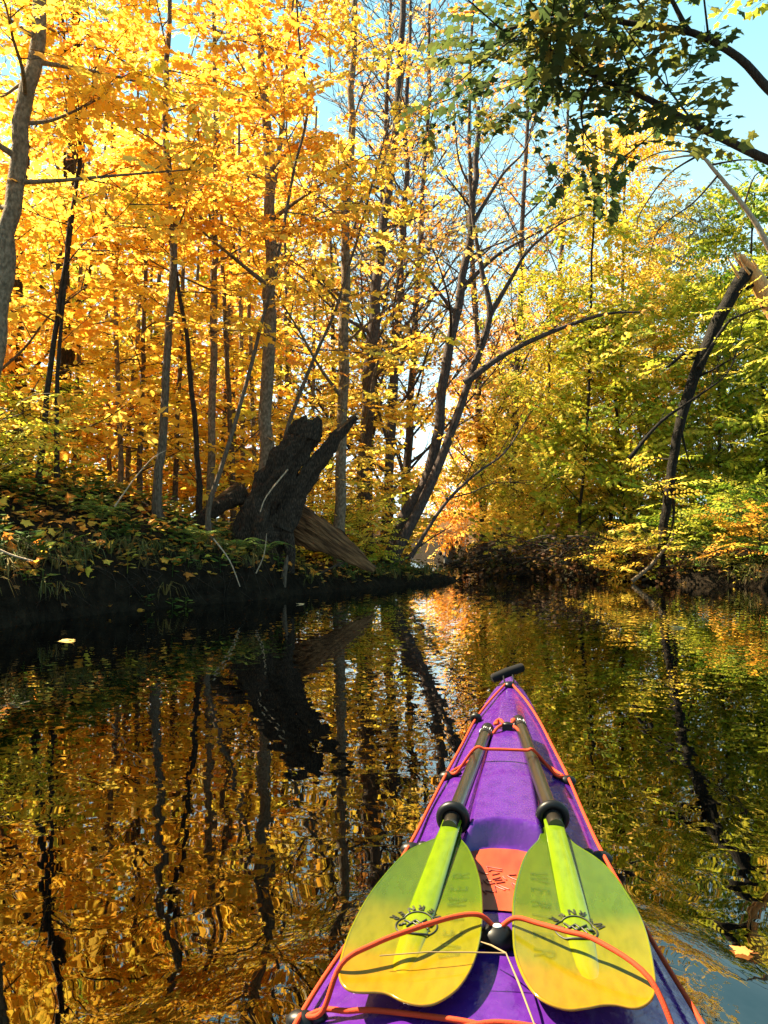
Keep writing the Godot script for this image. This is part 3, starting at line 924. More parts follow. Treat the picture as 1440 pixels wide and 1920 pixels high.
	for k in wood.size():
		var p: Array = wood[k]
		var d: float = p[4]
		tree("bank_tree", p[6], "", rooted(px_path([[p[0], p[1]], [(p[0] + p[2]) / 2.0 + 8, (p[1] + p[3]) / 2.0], [p[2], p[3]], [p[2] + 6, p[3] - 120]], d), false), .075, .02,
			{"from": .08, "limbs": 24, "reach": d * .085, "rise": .55, "sprays": 760, "leafy": .85, "wild": 1.2, "spread": 2.6, "pal": pals[p[5]], "kind": "willow" if p[5] == "SALLOW" else ["small", "maple"][k % 2], "size": d * (.075 if k % 2 == 0 else .05), "twigs": 2.4, "bark": ["bark_brown", "bark_dark"][k % 2]})

func back_forest() -> void:
	# the wood goes on behind: crowns that close the view
	var rows := [
		[-60, 640, 13, "GOLD"], [40, 560, 20, "LEMON"], [150, 600, 23, "LIME"], [220, 500, 26, "GOLD"], [300, 560, 24, "LEMON"], [380, 520, 28, "GOLD"], [455, 560, 25, "ORANGE"], [530, 560, 29, "GOLD"], [610, 640, 27, "LEMON"], [120, 380, 30, "ORANGE"], [260, 300, 31, "GOLD"], [420, 300, 33, "ORANGE"], [540, 430, 34, "GOLD"], [-160, 520, 17, "ORANGE"], [-20, 300, 28, "GOLD"], [670, 740, 36, "GOLD"]]
	var where := ["beyond the left edge maple", "behind the dark rough trunk", "in the bright green gap of the wood", "behind the grey pole trunks", "behind the slim straight maple", "behind the tan trunk", "behind the tallest maple's foot", "above the broken stump", "between the stump and the pale pink trunk", "high above the twin stemmed sapling", "high above the slim straight maple", "high above the tan trunk", "high behind the tallest maple", "far outside by the left edge", "in the back by the left edge", "behind the leaning waterside tree"]
	var pals := {"LEMON": LEMON + LIME, "GOLD": GOLD, "LIME": LIME + LEMON, "ORANGE": ORANGE}
	var tone := {"LEMON": "lemon yellow", "GOLD": "golden", "LIME": "lime green", "ORANGE": "orange"}
	for k in rows.size():
		var p: Array = rows[k]
		var d: float = p[2]
		var foot := at(p[0], 860, d)
		foot.y = ground(foot.x, foot.z, true) - .1
		var top := at(p[0] + rng.randf_range(-20, 20), p[1] - 260, d)
		tree("forest_tree", tone[p[3]] + " crowned forest tree " + where[k], "trees filling the wood of the bank", [foot, foot.lerp(top, .5) + Vector3(rng.randf_range(-.3, .3), 0, 0), top], .14, .03,
			{"from": .06, "limbs": 22, "reach": 3.4, "rise": .25, "sprays": 420 if p[1] > 400 else 260, "pal": pals[p[3]], "kind": "far", "size": 1.15 + d * .012, "twigs": 1.4, "bark": "bark_brown"})
	var far := [[895, 840, 58, "LEMON"], [960, 820, 50, "GOLD"], [1060, 700, 44, "LEMON"], [1180, 640, 42, "GOLD"], [1330, 560, 40, "LIME"], [1460, 560, 34, "LIME"], [1560, 600, 26, "LIME"]]
	where = ["at the bridge's far corner", "beyond the river bend", "behind the tall lemon tree", "behind the tallest golden tree", "behind the grey willow", "behind the leafy green tree", "outside by the right edge"]
	for k in far.size():
		var p: Array = far[k]
		var d: float = p[2]
		var foot := at(p[0], 1000, d)
		foot.y = .8
		var top := at(p[0], p[1] - 40, d)
		tree("forest_tree", tone[p[3]] + " hazy tree " + where[k], "trees far up the river", [foot, foot.lerp(top, .5), top], .2, .05,
			{"from": .06, "limbs": 20, "reach": d * .075, "rise": .2, "sprays": 330, "pal": pals[p[3]], "kind": "far", "size": d * .035, "twigs": 1.0, "bark": "bark_brown"})

func bank_plants() -> void:
	var lb: Node3D = get_node("left_bank")
	var rb: Node3D = get_node("right_bank")
	# big fallen leaves that can be told apart
	var tones := [Color(.92, .45, .06), Color(.88, .36, .04), Color(.82, .30, .04), Color(.92, .58, .08), Color(.66, .24, .04), Color(.75, .66, .08)]
	var n := 0
	while n < 290:
		var px := rng.randf_range(-60, 640)
		var d := rng.randf_range(7.6, 14.0)
		var x := (px - 720.0) / F * d
		var e := edge_distance(Vector2(x, -d), left_edge, left_high, left_land)
		if e.x < .12 or e.x > 3.2: continue
		var p := Vector3(x, ground(x, -d, true) + rng.randf_range(.03, .16), -d)
		var lf := part("leaf", leaf_mesh(tones[n % 6], n % 3), M.foliage, lb)
		lf.transform = Transform3D(frame(Vector3(rng.randf_range(-1, 1), rng.randf_range(-.5, .3), rng.randf_range(-1, 1)), Vector3(rng.randf_range(-.6, .6), 1, rng.randf_range(0, .9)).normalized(), rng.randf_range(.085, .16)), p)
		n += 1
	# litter, herbs and grass that nobody could count
	var flat := MB.new()
	add_leaf(flat, Vector3.ZERO, Vector3.RIGHT, Vector3.UP, 1.0, Color.WHITE, "maple", .2)
	var herb := MB.new()
	herb.tube([Vector3.ZERO, Vector3(.01, .2, .01)], [.004, .003], 3, Color(.5, .6, .5))
	for k in 9:
		var a := k * 2.4
		var d := Vector3(cos(a), rng.randf_range(-.1, .5), sin(a)).normalized()
		add_leaf(herb, Vector3(0, .06 + .016 * k, 0) + d * .02, d, Vector3(rng.randf_range(-.3, .3), 1, rng.randf_range(-.3, .3)).normalized(), rng.randf_range(.08, .14), vary(), "oval")
	var blades := MB.new()
	for k in 16:
		var a := rng.randf() * TAU
		var o := Vector3(cos(a), 0, sin(a))
		var ln := rng.randf_range(.2, .42)
		var w := o.cross(Vector3.UP) * .005
		var p := [o * .02, o * ln * .3 + Vector3(0, ln * .5, 0), o * ln * .75 + Vector3(0, ln * .35, 0), o * ln + Vector3(0, -ln * .15, 0)]
		for j in 3:
			var w2: Vector3 = w if j < 2 else w * .1
			blades.quad(p[j] - w, p[j] + w, p[j + 1] + w2, p[j + 1] - w2, vary())
	var litter := [[], []]
	var herbs := [[], []]
	var tufts := [[], []]
	for k in 26000:
		var left := k % 3 != 0
		var px := rng.randf_range(-120, 900) if left else rng.randf_range(1000, 1560)
		var d := 6.5 + 26.0 * pow(rng.randf(), 1.7) if left else 13.0 + 18.0 * pow(rng.randf(), 1.4)
		var x := (px - 720.0) / F * d
		var e := edge_distance(Vector2(x, -d), left_edge if left else right_edge, left_high if left else right_high, left_land if left else right_land)
		if e.x < .05: continue
		var p := Vector3(x, ground(x, -d, left), -d)
		var which := rng.randf()
		var patch := wob.get_noise_2d(x * 14.0 + 500.0, -d * 14.0)
		if which < .62:
			litter[0].append(Transform3D(frame(Vector3(rng.randf_range(-1, 1), rng.randf_range(-.4, .4), rng.randf_range(-1, 1)), Vector3(rng.randf_range(-.5, .5), 1, rng.randf_range(-.5, .5)).normalized(), rng.randf_range(.06, .13)), p + Vector3(0, rng.randf_range(.01, .06), 0)))
			litter[1].append(pick([Color(.50, .22, .04), Color(.62, .30, .04), Color(.80, .42, .06), Color(.30, .14, .04), Color(.20, .10, .03), Color(.75, .55, .08)]))
		elif which < .74 and (patch > -.16 or e.x > 1.5):
			herbs[0].append(Transform3D(Basis(Vector3.UP, rng.randf() * TAU).scaled_local(Vector3.ONE * rng.randf_range(.7, 1.5)), p))
			herbs[1].append(pick([Color(.07, .14, .02), Color(.10, .18, .025), Color(.05, .10, .018), Color(.16, .20, .03), Color(.26, .24, .035)]))
		elif e.x < .7 and which > .88:
			tufts[0].append(Transform3D(Basis(Vector3.UP, rng.randf() * TAU).scaled_local(Vector3.ONE * rng.randf_range(.6, 1.2)), p))
			tufts[1].append(pick([Color(.10, .11, .03), Color(.16, .13, .04), Color(.07, .09, .02)]))
	for q in [["leaf_litter", flat, litter, M.foliage, "brown and orange leaf litter strewn over both banks"], ["ground_herbs", herb, herbs, M.herb, "low green nettles and herbs covering the forest floor"], ["bank_grass", blades, tufts, M.herb, "wispy grass hanging over the bank's edge"]]:
		var o := many(q[0], (q[1] as MB).mesh(), q[3], self, q[2][0], q[2][1])
		tag(o, q[4], "", "", "stuff")
	var hang := MB.new()
	for k in 90:
		var s := rng.randf()
		var j := 3 + int(s * 6.0)
		var a := left_edge[j].lerp(left_edge[j + 1], fmod(s * 6.0, 1.0))
		var side := (left_edge[j + 1] - left_edge[j]).normalized()
		var out := Vector3(-side.y, 0, side.x)
		var hgt := left_high[j] * rng.randf_range(.35, .75)
		var p := Vector3(a.x, hgt, a.y) - out * rng.randf_range(.05, .3)
		if out.x < 0: out = -out
		var ln := hgt * rng.randf_range(.3, 1.0)
		hang.tube(smooth_path([p - out * .1, p + out * rng.randf_range(.1, .22) + Vector3(rng.randf_range(-.1, .1), -ln * .3, 0), p + out * rng.randf_range(.1, .25) + Vector3(rng.randf_range(-.25, .25), -ln, rng.randf_range(-.1, .1))], 3), taper(7, rng.randf_range(.004, .011), .002), 5)
	part("hanging_roots", hang.mesh(), M.rotten_wood, lb).set_meta("kind", "stuff")
	# ferns
	var about := ["arching green fern on the bank below the stump's root", "small fern left of the stump's root, tips over the edge", "fern drooping towards the water under the stump", "fern on the mossy rise beside the twin stemmed sapling"]
	var spots := [[445, 985, 12.5], [375, 1005, 11.9], [490, 1010, 12.9], [190, 930, 10.9]]
	for k in 4:
		var p := at(spots[k][0], spots[k][1], spots[k][2])
		p.y = ground(p.x, p.z, true)
		var fern := thing("fern", about[k], "fern", p, "ferns on the bank")
		for j in 9:
			var a := TAU * j / 9.0 + k
			var o := Vector3(cos(a), 0, sin(a))
			var fb := MB.new()
			var ln := rng.randf_range(.4, .62)
			var rib := []
			for s in 7:
				var u := s / 6.0
				rib.append(o * ln * u + Vector3(0, ln * (1.5 * u - 1.25 * u * u), 0))
			fb.tube(rib, taper(7, .005, .002), 4, Color(.12, .14, .04), 0, null, 1, Vector3.ZERO, false)
			for s in 26:
				var u := .12 + .86 * s / 26.0
				var q := on_path(rib, u)
				var sd := o.cross(Vector3.UP) * (1.0 if s % 2 else -1.0)
				add_leaf(fb, q, (sd + o * .35 + Vector3(0, -.15, 0)).normalized(), Vector3.UP, .12 * sin(PI * (.12 + .85 * u)) + .015, Color(.13, .19, .03) * rng.randf_range(.8, 1.2), "slim", .1)
			part("frond", fb.mesh(), M.herb, fern)
	# bushes along both water lines
	var bushes := [
		[40, 800, 12.0, .8, LEMON + LIME, "yellow green maple bush at the frame's left edge on the rise"], [-30, 880, 10.2, .8, LIME + LEMON, "green bush by the thick leaning maple's foot"],
		[668, 1010, 16.8, .7, LIME + LEMON, "yellow green bush between the split log and the leaning tree"], [640, 940, 18.5, 1.2, GOLD + LEMON, "golden bush behind the split log"],
		[955, 1000, 31, 1.3, GOLD + LEMON, "golden bush hanging at the water beyond the spit"], [985, 975, 30, 1.8, LEMON + GOLD, "bright yellow bush right of the bridge"],
		[1065, 975, 27, 1.7, GOLD + LIME, "mixed yellow bush above the heap's middle"], [1150, 975, 25, 1.6, LIME + GREEN, "green and yellow bush above the heap's right end"],
		[1300, 1010, 20, 1.1, LIME + GREEN, "leafy bush tangled round the snapped trunk's foot"], [1385, 1000, 19.5, 1.3, GREEN + LIME, "green bush over the mud bank"],
		[1450, 970, 19.0, 1.4, GREEN + LIME, "dense green bush at the frame's right edge"], [1420, 1045, 16.6, .7, ORANGE + GREEN, "rusty leaved shrub low on the mud bank"],
		[1200, 1060, 18.0, .8, GOLD + LIME, "yellowing shrub dipping into the river by the snapped trunk"], [560, 830, 16, 1.6, GOLD, "golden bush seen through the stump's prongs"]]
	for q in bushes:
		var p := at(q[0], q[1], q[2])
		var left: bool = q[0] < 800
		var foot := Vector3(p.x, maxf(ground(p.x, p.z, left), -.1), p.z)
		var top := Vector3(p.x, maxf(p.y, foot.y + .4) + .5, p.z)
		var t := tree("bush", q[5], "", [foot, foot.lerp(top, .5) + Vector3(.05, 0, 0), top], .03, .01, {"from": .02, "limbs": 16, "reach": q[3], "rise": .5, "sprays": 300, "pal": q[4], "kind": "small", "size": 1.0 + q[2] * .02, "twigs": 3.0, "bark": "bark_dark"})
		t.set_meta("category", "bush")

func stump_and_logs() -> void:
	var d := 13.2
	var base := at(500, 1000, d)
	var o := thing("tree_stump", "big black broken stump with two jagged prongs leaning over the bank", "stump", base)
	var rot: Material = M.rotten_wood
	var rel := func(q: Array) -> Array: return smooth_path(px_path(q, d).map(func(p): return p - base), 5)
	var b := MB.new()
	var p: Array = smooth_path(rel.call([[478, 1060], [486, 1000], [503, 935], [528, 880], [556, 838], [580, 800]]), 2)
	b.tube(p, taper(p.size(), .38, .21, .1, 1.1), 44, Color.WHITE, 0, null, .8)
	b.gnarl(0, p, 44, wob, .42)
	part("broken_trunk", b.mesh(), rot, o)
	for k in 9:
		b = MB.new()
		var a := TAU * k / 9.0
		var q: Vector3 = p[p.size() - 3] + Vector3(cos(a) * .16, cos(a) * -.05, sin(a) * .15)
		var tall := rng.randf_range(.10, .20) + .10 * maxf(cos(a), 0)
		var sp := [q - Vector3(.06, .14, 0), q + Vector3(.0, tall * .3, 0), q + Vector3(.04, tall * .7, 0), q + Vector3(.07, tall, 0)]
		b.tube(sp, [.11, .10, .065, .015], 10, Color.WHITE, 0, null, .6)
		b.gnarl(0, sp, 10, wob, .5)
		part("jagged_rim", b.mesh(), rot, o)
	b = MB.new()
	p = smooth_path(rel.call([[528, 990], [552, 935], [588, 878], [620, 834], [648, 802], [668, 781]]), 2)
	b.tube(p, taper(p.size(), .24, .045, .0, .8), 32, Color.WHITE, 0, null, .75)
	b.gnarl(0, p, 32, wob, .40)
	part("prong", b.mesh(), rot, o)
	b = MB.new()
	p = rel.call([[628, 826], [650, 802], [672, 780]])
	for k in p.size(): p[k] += Vector3(0, .075, .03)
	b.tube(p, taper(p.size(), .05, .008), 7, Color.WHITE, .25, wob)
	part("splinter", b.mesh(), M.split_wood, o)
	for q in [[[[462, 925], [432, 938], [395, 962], [360, 988]], .17, .10], [[[470, 960], [450, 1000], [440, 1040]], .2, .1], [[[520, 960], [540, 1010], [545, 1075]], .17, .07], [[[500, 985], [500, 1030], [520, 1100]], .16, .06]]:
		b = MB.new()
		p = rel.call(q[0])
		b.tube(p, taper(p.size(), q[1], q[2]), 18, Color.WHITE, 0, null)
		b.gnarl(0, p, 18, wob, .4)
		part("root", b.mesh(), rot, o)
	b = MB.new()
	p = rel.call([[448, 922], [425, 938], [392, 962], [372, 985]])
	for k in p.size(): p[k] += Vector3(0, .13, .04)
	b.tube(p, taper(p.size(), .05, .02), 8, Color.WHITE, .25, wob)
	part("bark_strip", b.mesh(), M.split_wood, o)
	# the split log leaning on the bank below it
	base = at(600, 1010, 13.9)
	var lg := thing("split_log", "broad brown split log slanting down beside the stump to the spit", "log", base)
	lg.rotation = Vector3(-.12, .12, -.62)
	b = MB.new()
	var lp := []
	for k in 22:
		var u := k / 21.0
		lp.append(Vector3(-.62 + 1.75 * u, .05 * sin(u * 3.0) + .10 * u * u, 0))
	b.tube(lp, taper(lp.size(), .34, .05, 0, 1.5), 40, Color.WHITE, 0, null, .34, Vector3(0, 1, 0))
	b.gnarl(0, lp, 40, wob, .30)
	part("split_face", b.mesh(), M.split_wood, lg)
	for k in 7:
		b = MB.new()
		var y0 := -.24 + .08 * k
		var x0 := rng.randf_range(-.6, -.3)
		var sp := []
		for j in 6: sp.append(Vector3(x0 + j * rng.randf_range(.17, .22), y0 * (1.0 - j * .13) + .02 * j, .115 - .012 * j - absf(y0) * .12))
		b.tube(sp, taper(6, rng.randf_range(.018, .03), .004), 8, Color.WHITE, 0, null, .6)
		b.gnarl(0, sp, 8, wob, .4)
		part("splinter", b.mesh(), M.split_wood, lg)
	base = at(530, 1080, 12.9)
	var stake := thing("dead_stake", "short rotten stake standing in the water edge below the split log", "stake", Vector3(base.x, .02, base.z))
	b = MB.new()
	b.tube([Vector3.ZERO, Vector3(.02, .3, 0), Vector3(.06, .56, 0), Vector3(.08, .66, 0)], [.05, .055, .042, .012], 9, Color.WHITE, .3, wob)
	part("wood", b.mesh(), M.bark_brown, stake)
	# dead stems on the bank
	var sticks := [
		[[[400, 1010], [430, 1050], [450, 1100]], 10.6, .012, "pale dead stem hanging from the fern bank to the water"], [[[-20, 1022], [20, 1040], [62, 1052]], 7.9, .016, "bleached stick lying on the bank at the frame's left edge"],
		[[[215, 950], [250, 900], [285, 860], [310, 845]], 9.4, .010, "bent pale twig beside the slim straight trunk"], [[[480, 1075], [495, 1040], [500, 1000]], 11.6, .010, "dry stem leaning on the stump's foot"],
		[[[540, 880], [500, 930], [488, 960]], 11.4, .012, "pale vine hanging across the stump's dark front"], [[[600, 1075], [660, 1050], [705, 1062]], 14.0, .022, "grey stick lying along the spit"]]
	for q in sticks:
		var sp := px_path(q[0], q[1])
		var st := thing("dead_stick", q[3], "stick", sp[0], "dead sticks on the bank")
		b = MB.new()
		var loc := smooth_path(sp.map(func(x): return x - sp[0]), 4)
		b.tube(loc, taper(loc.size(), q[2], q[2] * .5), 6, Color.WHITE, .2, wob)
		part("wood", b.mesh(), M.pale_bark if q[2] < .02 else M.twig, st)

func brush() -> void:
	var base := at(1040, 1082, 20.2)
	base.y = 0
	var o := thing("brush_heap", "low dark heap of drifted branches along the far water line", "brush heap", base)
	for k in 170:
		var u := rng.randf()
		var px := lerpf(870, 1290, u)
		var d := lerpf(21.5, 17.6, u) + rng.randf_range(-.7, .9)
		var top := 1.0 * (1.0 - pow(absf(u - .45) * 1.7, 2)) * rng.randf()
		var p := Vector3((px - 720) / F * d, maxf(top, .02), -d) - base
		var a := rng.randf_range(-.6, .6) + (PI if rng.randf() < .5 else 0.0)
		var ln := rng.randf_range(.5, 1.6)
		var dirn := Vector3(cos(a), rng.randf_range(-.35, .4), sin(a) * .7).normalized()
		var b := MB.new()
		var bend := Vector3(rng.randf_range(-.1, .1), rng.randf_range(.02, .22), rng.randf_range(-.1, .1)) * ln
		b.tube(smooth_path([p - dirn * ln * .5, p + bend, p + dirn * ln * .5], 3), taper(7, rng.randf_range(.014, .034), .006), 5, Color.WHITE, .15, wob)
		part("stick", b.mesh(), M.bark_dark if k % 5 else M.twig, o)
	var logs := [[[[880, 1060], [935, 1042], [960, 1036]], 21, .05], [[[1050, 1060], [1075, 1052], [1100, 1044]], 19.5, .06], [[[1185, 1090], [1220, 1060], [1262, 1010]], 17.2, .045], [[[850, 1052], [905, 1046], [940, 1030], [1000, 1022]], 21.5, .04]]
	for q in logs:
		var b := MB.new()
		var lp := smooth_path(px_path(q[0], q[1]).map(func(x): return x - base), 4)
		b.tube(lp, taper(lp.size(), q[2], q[2] * .6), 8, Color.WHITE, .2, wob)
		part("branch", b.mesh(), M.bark_grey, o)
	var put := []
	var tint := []
	for k in 420:
		var u := rng.randf()
		var d := lerpf(21.3, 17.4, u) + rng.randf_range(-.5, .8)
		var px := lerpf(850, 1300, u)
		var h := rng.randf() * .8 * (1.0 - pow(absf(u - .45) * 1.7, 2))
		put.append(Transform3D(frame(Vector3(rng.randf_range(-1, 1), rng.randf_range(-.5, .5), rng.randf_range(-1, 1)), Vector3(rng.randf_range(-1, 1), 1, 1).normalized(), rng.randf_range(.8, 1.3)), Vector3((px - 720) / F * d, maxf(h, .03), -d) - base))
		tint.append(pick([Color(.09, .05, .02), Color(.05, .032, .018), Color(.22, .14, .03), Color(.05, .06, .015), Color(.12, .06, .02)]))
	many("caught_leaves", sprays["sparse"][1], M.foliage, o, put, tint)

func floating() -> void:
	var spots := [[135, 1201, .14, Color(.78, .55, .2), "pale yellow leaf floating alone on the dark water by the bank"], [1390, 1778, .042, Color(.70, .28, .08), "round orange leaf floating beside the kayak's wake"], [560, 1133, .12, Color(.6, .5, .3), "small pale leaf floating off the stump's stake"], [1270, 1178, .2, Color(.5, .4, .2), "curled leaf drifting in the middle of the river's far reach"], [620, 1108, .12, Color(.7, .4, .1), "amber leaf floating against the spit"]]
	for q in spots:
		var d: float = EYE * F / (q[1] - 1020.0)
		var o := thing("floating_leaf", q[4], "leaf", Vector3((q[0] - 720) / F * d, .012, -d), "leaves floating on the river")
		var b := part("blade", leaf_mesh(q[3], 0), M.foliage, o)
		b.transform = Transform3D(frame(Vector3(rng.randf_range(-1, 1), 0, rng.randf_range(-1, 1)), Vector3(.1, 1, .1).normalized(), q[2]), Vector3.ZERO)

# ------------------------------------------------------------------ kayak
func table(x: float, t: Array) -> float:
	if x <= t[0][0]: return t[0][1]
	for k in t.size() - 1:
		if x <= t[k + 1][0]:
			var s: float = (x - t[k][0]) / (t[k + 1][0] - t[k][0])
			var m0: float = (t[k + 1][1] - t[maxi(k - 1, 0)][1]) / (t[k + 1][0] - t[maxi(k - 1, 0)][0])
			var k2 := mini(k + 2, t.size() - 1)
			var m1: float = (t[k2][1] - t[k][1]) / (t[k2][0] - t[k][0])
			var h: float = t[k + 1][0] - t[k][0]
			var s2 := s * s
			var s3 := s2 * s
			return (2 * s3 - 3 * s2 + 1) * t[k][1] + (s3 - 2 * s2 + s) * h * m0 + (-2 * s3 + 3 * s2) * t[k + 1][1] + (s3 - s2) * h * m1
	return t[t.size() - 1][1]

func half_width(f: float) -> float:
	return maxf(table(f, [[-1.9, .015], [-1.5, .12], [-.8, .25], [0, .295], [.6, .30], [1.05, .275], [1.27, .243], [1.58, .198], [1.98, .158], [2.42, .106], [2.7, .066], [2.84, .036], [2.93, .010]]), .004)

func sheer(f: float) -> float:
	return table(f, [[-1.9, .34], [-1, .25], [0, .212], [1.07, .218], [1.55, .245], [2.0, .278], [2.5, .325], [2.84, .365], [2.93, .38]])

func deck_y(f: float, r: float) -> float:
	var u := clampf(r / half_width(f), -1, 1)
	var y := sheer(f) + table(f, [[-1.9, .01], [0, .05], [1.0, .05], [1.5, .045], [2.0, .036], [2.5, .026], [2.93, .006]]) * (1.0 - u * u)
	# raised keel of the foredeck, ending in a curved step at the orange plate
	var wide := table(f, [[1.5, .062], [1.75, .055], [2.2, .03], [2.7, .012]])
	var gate := smoothstep(1.535, 1.565, f + r * r * 4.0)
	y += .044 * gate * smoothstep(2.75, 2.1, f) * (1.0 - smoothstep(wide, wide + .034, absf(r)))
	# shallow recess that the plate sits in
	y -= .006 * smoothstep(1.29, 1.30, f) * (1.0 - gate) * (1.0 - smoothstep(.10, .115, absf(r)))
	return y

func kp(f: float, r: float, lift := 0.0) -> Vector3:
	return Vector3(r, deck_y(f, r) + lift, -f)

func cord(parent: Node, called: String, pts: Array, r := .0046, m := "orange_cord", per := 6) -> void:
	var b := MB.new()
	var p := smooth_path(pts, per)
	b.tube(p, taper(p.size(), r, r), 9)
	part(called, b.mesh(), M[m], parent)

func kayak() -> void:
	var o := thing("kayak", "purple sea kayak bow pointing up the river with orange deck lines", "kayak", Vector3(-.02, 0, 0))
	o.rotation.y = YAW
	var b := MB.new()
	var fs := []
	var f := -1.9
	while f < 2.93:
		fs.append(f)
		f += .04 if f < .9 else (.006 if f > 1.28 and f < 1.6 else .015)
	fs.append(2.93)
	var cols := 49
	for q in fs:
		for k in cols:
			var u := -1.0 + 2.0 * k / (cols - 1)
			var r: float = half_width(q) * u
			var e := .003
			var y := deck_y(q, r)
			var nn := Vector3(deck_y(q, r - e) - deck_y(q, r + e), 2 * e, deck_y(q + e, r) - deck_y(q - e, r)).normalized()
			b.put(Vector3(r, y, -q), nn)
	for k in fs.size() - 1:
		for j in cols - 1:
			var a := k * cols + j
			b.i.append_array([a, a + cols, a + cols + 1, a, a + cols + 1, a + 1])
	part("deck", b.mesh(), M.purple_plastic, o)
	# hull below the seam
	b = MB.new()
	var ring := [[1.0, 0.0], [1.02, -.012], [1.0, -.03], [.97, -.08], [.9, -.16], [.7, -.26], [.35, -.33], [0, -.35]]
	var m := ring.size() * 2 - 1
	for q in fs:
		var hw := half_width(q)
		for k in m:
			var kk := k if k < ring.size() else m - 1 - k
			var sg := -1.0 if k < ring.size() else 1.0
			var lean: float = clampf((q - 2.2) / .73, 0, 1)
			var y: float = sheer(q) + ring[kk][1] * 1.0
			b.put(Vector3(sg * hw * ring[kk][0] * (1.0 + .0 * lean), y, -q + maxf(ring[kk][1] + .05, -.3) * 0.0 + lean * absf(ring[kk][1]) * .5), Vector3(sg * (1.0 - kk * .12), -.15 * kk + .1, -.05).normalized())
	for k in fs.size() - 1:
		for j in m - 1:
			var a := k * m + j
			b.i.append_array([a, a + m + 1, a + m, a, a + 1, a + m + 1])
	part("hull", b.mesh(), M.purple_plastic, o)
	# orange plate with raised scrawled lettering
	b = MB.new()
	var rows := 16
	for k in rows + 1:
		var q := 1.303 + (1.535 - 1.303) * k / rows
		for j in 13:
			var r := lerpf(-.094, .094, j / 12.0)
			b.put(Vector3(r, deck_y(minf(q, 1.5), r) + .0035, -q), Vector3(r * .9, 1, 0).normalized())
	for k in rows:
		for j in 12:
			var a := k * 13 + j
			b.i.append_array([a, a + 13, a + 14, a, a + 14, a + 1])
	part("orange_plate", b.mesh(), M.orange_plastic, o)
	b = MB.new()
	for s in [[1.440, -.049, 1.429, -.041], [1.429, -.041, 1.423, -.029], [1.453, -.033, 1.433, -.028], [1.453, -.033, 1.443, -.004], [1.433, -.028, 1.439, -.024], [1.439, -.024, 1.436, -.004], [1.420, -.022, 1.428, -.009], [1.404, -.021, 1.413, -.007], [1.400, -.0175, 1.405, -.004], [1.391, -.014, 1.398, .001], [1.402, -.037, 1.386, -.0285], [1.386, -.0285, 1.391, -.016], [1.404, -.032, 1.397, -.0226], [1.396, -.043, 1.389, -.038], [1.372, -.041, 1.353, -.030], [1.364, -.032, 1.360, -.0176], [1.381, -.017, 1.360, -.014], [1.381, -.015, 1.369, .0014], [1.3845, -.010, 1.372, .0084], [1.417, -.003, 1.405, .004], [1.420, .005, 1.407, .0226], [1.423, .008, 1.4275, .0206], [1.395, .012, 1.376, .0174], [1.396, .0144, 1.390, .0205]]:
		b.tube([kp(s[0], s[1], .0045), kp((s[0] + s[2]) / 2, (s[1] + s[3]) / 2, .0037), kp(s[2], s[3], .0045)], [.0013, .0019, .0012], 6)
	part("raised_lettering", b.mesh(), M.orange_moulded, o)
	# fittings
	for q in [[1.975, -.148], [1.985, .146], [1.575, -.188], [1.588, .184], [1.045, -.268], [1.05, .268]]:
		b = MB.new()
		b.blob(kp(q[0], q[1], .004), Vector3(.022, .014, .016))
		b.blob(kp(q[0], q[1] - signf(q[1]) * .024, .004), Vector3(.012, .008, .012))
		part("deck_fitting", b.mesh(), M.black_rubber, o)
	b = MB.new()
	b.blob(kp(1.195, -.008, .010), Vector3(.027, .022, .025))
	b.blob(kp(1.195, -.034, .006), Vector3(.014, .009, .016))
	b.blob(kp(1.195, .018, .006), Vector3(.014, .009, .016))
	var cf := part("deck_fitting", b.mesh(), M.black_rubber, o)
	b = MB.new()
	b.blob(kp(1.191, -.008, .031), Vector3(.007, .0025, .006))
	part("screw", b.mesh(), M.silver_print, cf)
	b = MB.new()
	b.box(kp(2.15, .0, 0) + Vector3(-.014, -.004, -.012), kp(2.15, .0, 0) + Vector3(.014, .016, .012))
	b.blob(kp(2.15, 0, .014), Vector3(.014, .006, .012))
	part("deck_fitting", b.mesh(), M.black_rubber, o)
	b = MB.new()
	b.blob(kp(2.77, 0, .006), Vector3(.017, .013, .02))
	part("deck_fitting", b.mesh(), M.black_rubber, o)
	# grab handle
	b = MB.new()
	var hc := Vector3(-.004, .409, -2.84)
	b.tube([hc + Vector3(-.056, -.022, .02), hc + Vector3(-.05, -.019, .018), hc + Vector3(0, 0, 0), hc + Vector3(.05, .017, -.012), hc + Vector3(.056, .019, -.014)], [.012, .0165, .0175, .0165, .012], 14)
	part("grab_handle", b.mesh(), M.black_fabric, o)
	for s in [-1, 1]:
		cord(o, "handle_cord", [kp(2.78, .012 * s, .006), kp(2.8, .017 * s, .02), hc + Vector3(.016 * s, -.004, .01)], .003, "black_fabric")
	# perimeter lines
	var ball := kp(2.42, -.098, .012)
	cord(o, "deck_line", [kp(2.77, -.012, .010), kp(2.6, -.055, .012), ball, kp(2.2, -.126, .010), kp(1.975, -.15, .014), kp(1.78, -.174, .009), kp(1.575, -.191, .014), kp(1.3, -.234, .010), kp(1.045, -.268, .014), kp(.7, -.29, .01)], .0037)
	cord(o, "deck_line", [kp(2.77, .012, .010), kp(2.6, .058, .010), kp(2.42, .094, .010), kp(2.2, .124, .010), kp(1.985, .149, .014), kp(1.78, .170, .009), kp(1.588, .188, .014), kp(1.3, .234, .010), kp(1.05, .268, .014), kp(.7, .29, .01)], .0037)
	b = MB.new()
	b.ring(ball, Vector3(.25, .25, -1).normalized(), .0105, .0085, Color.WHITE, 20, 10, 1.4)
	part("line_bead", b.mesh(), M.black_rubber, o)
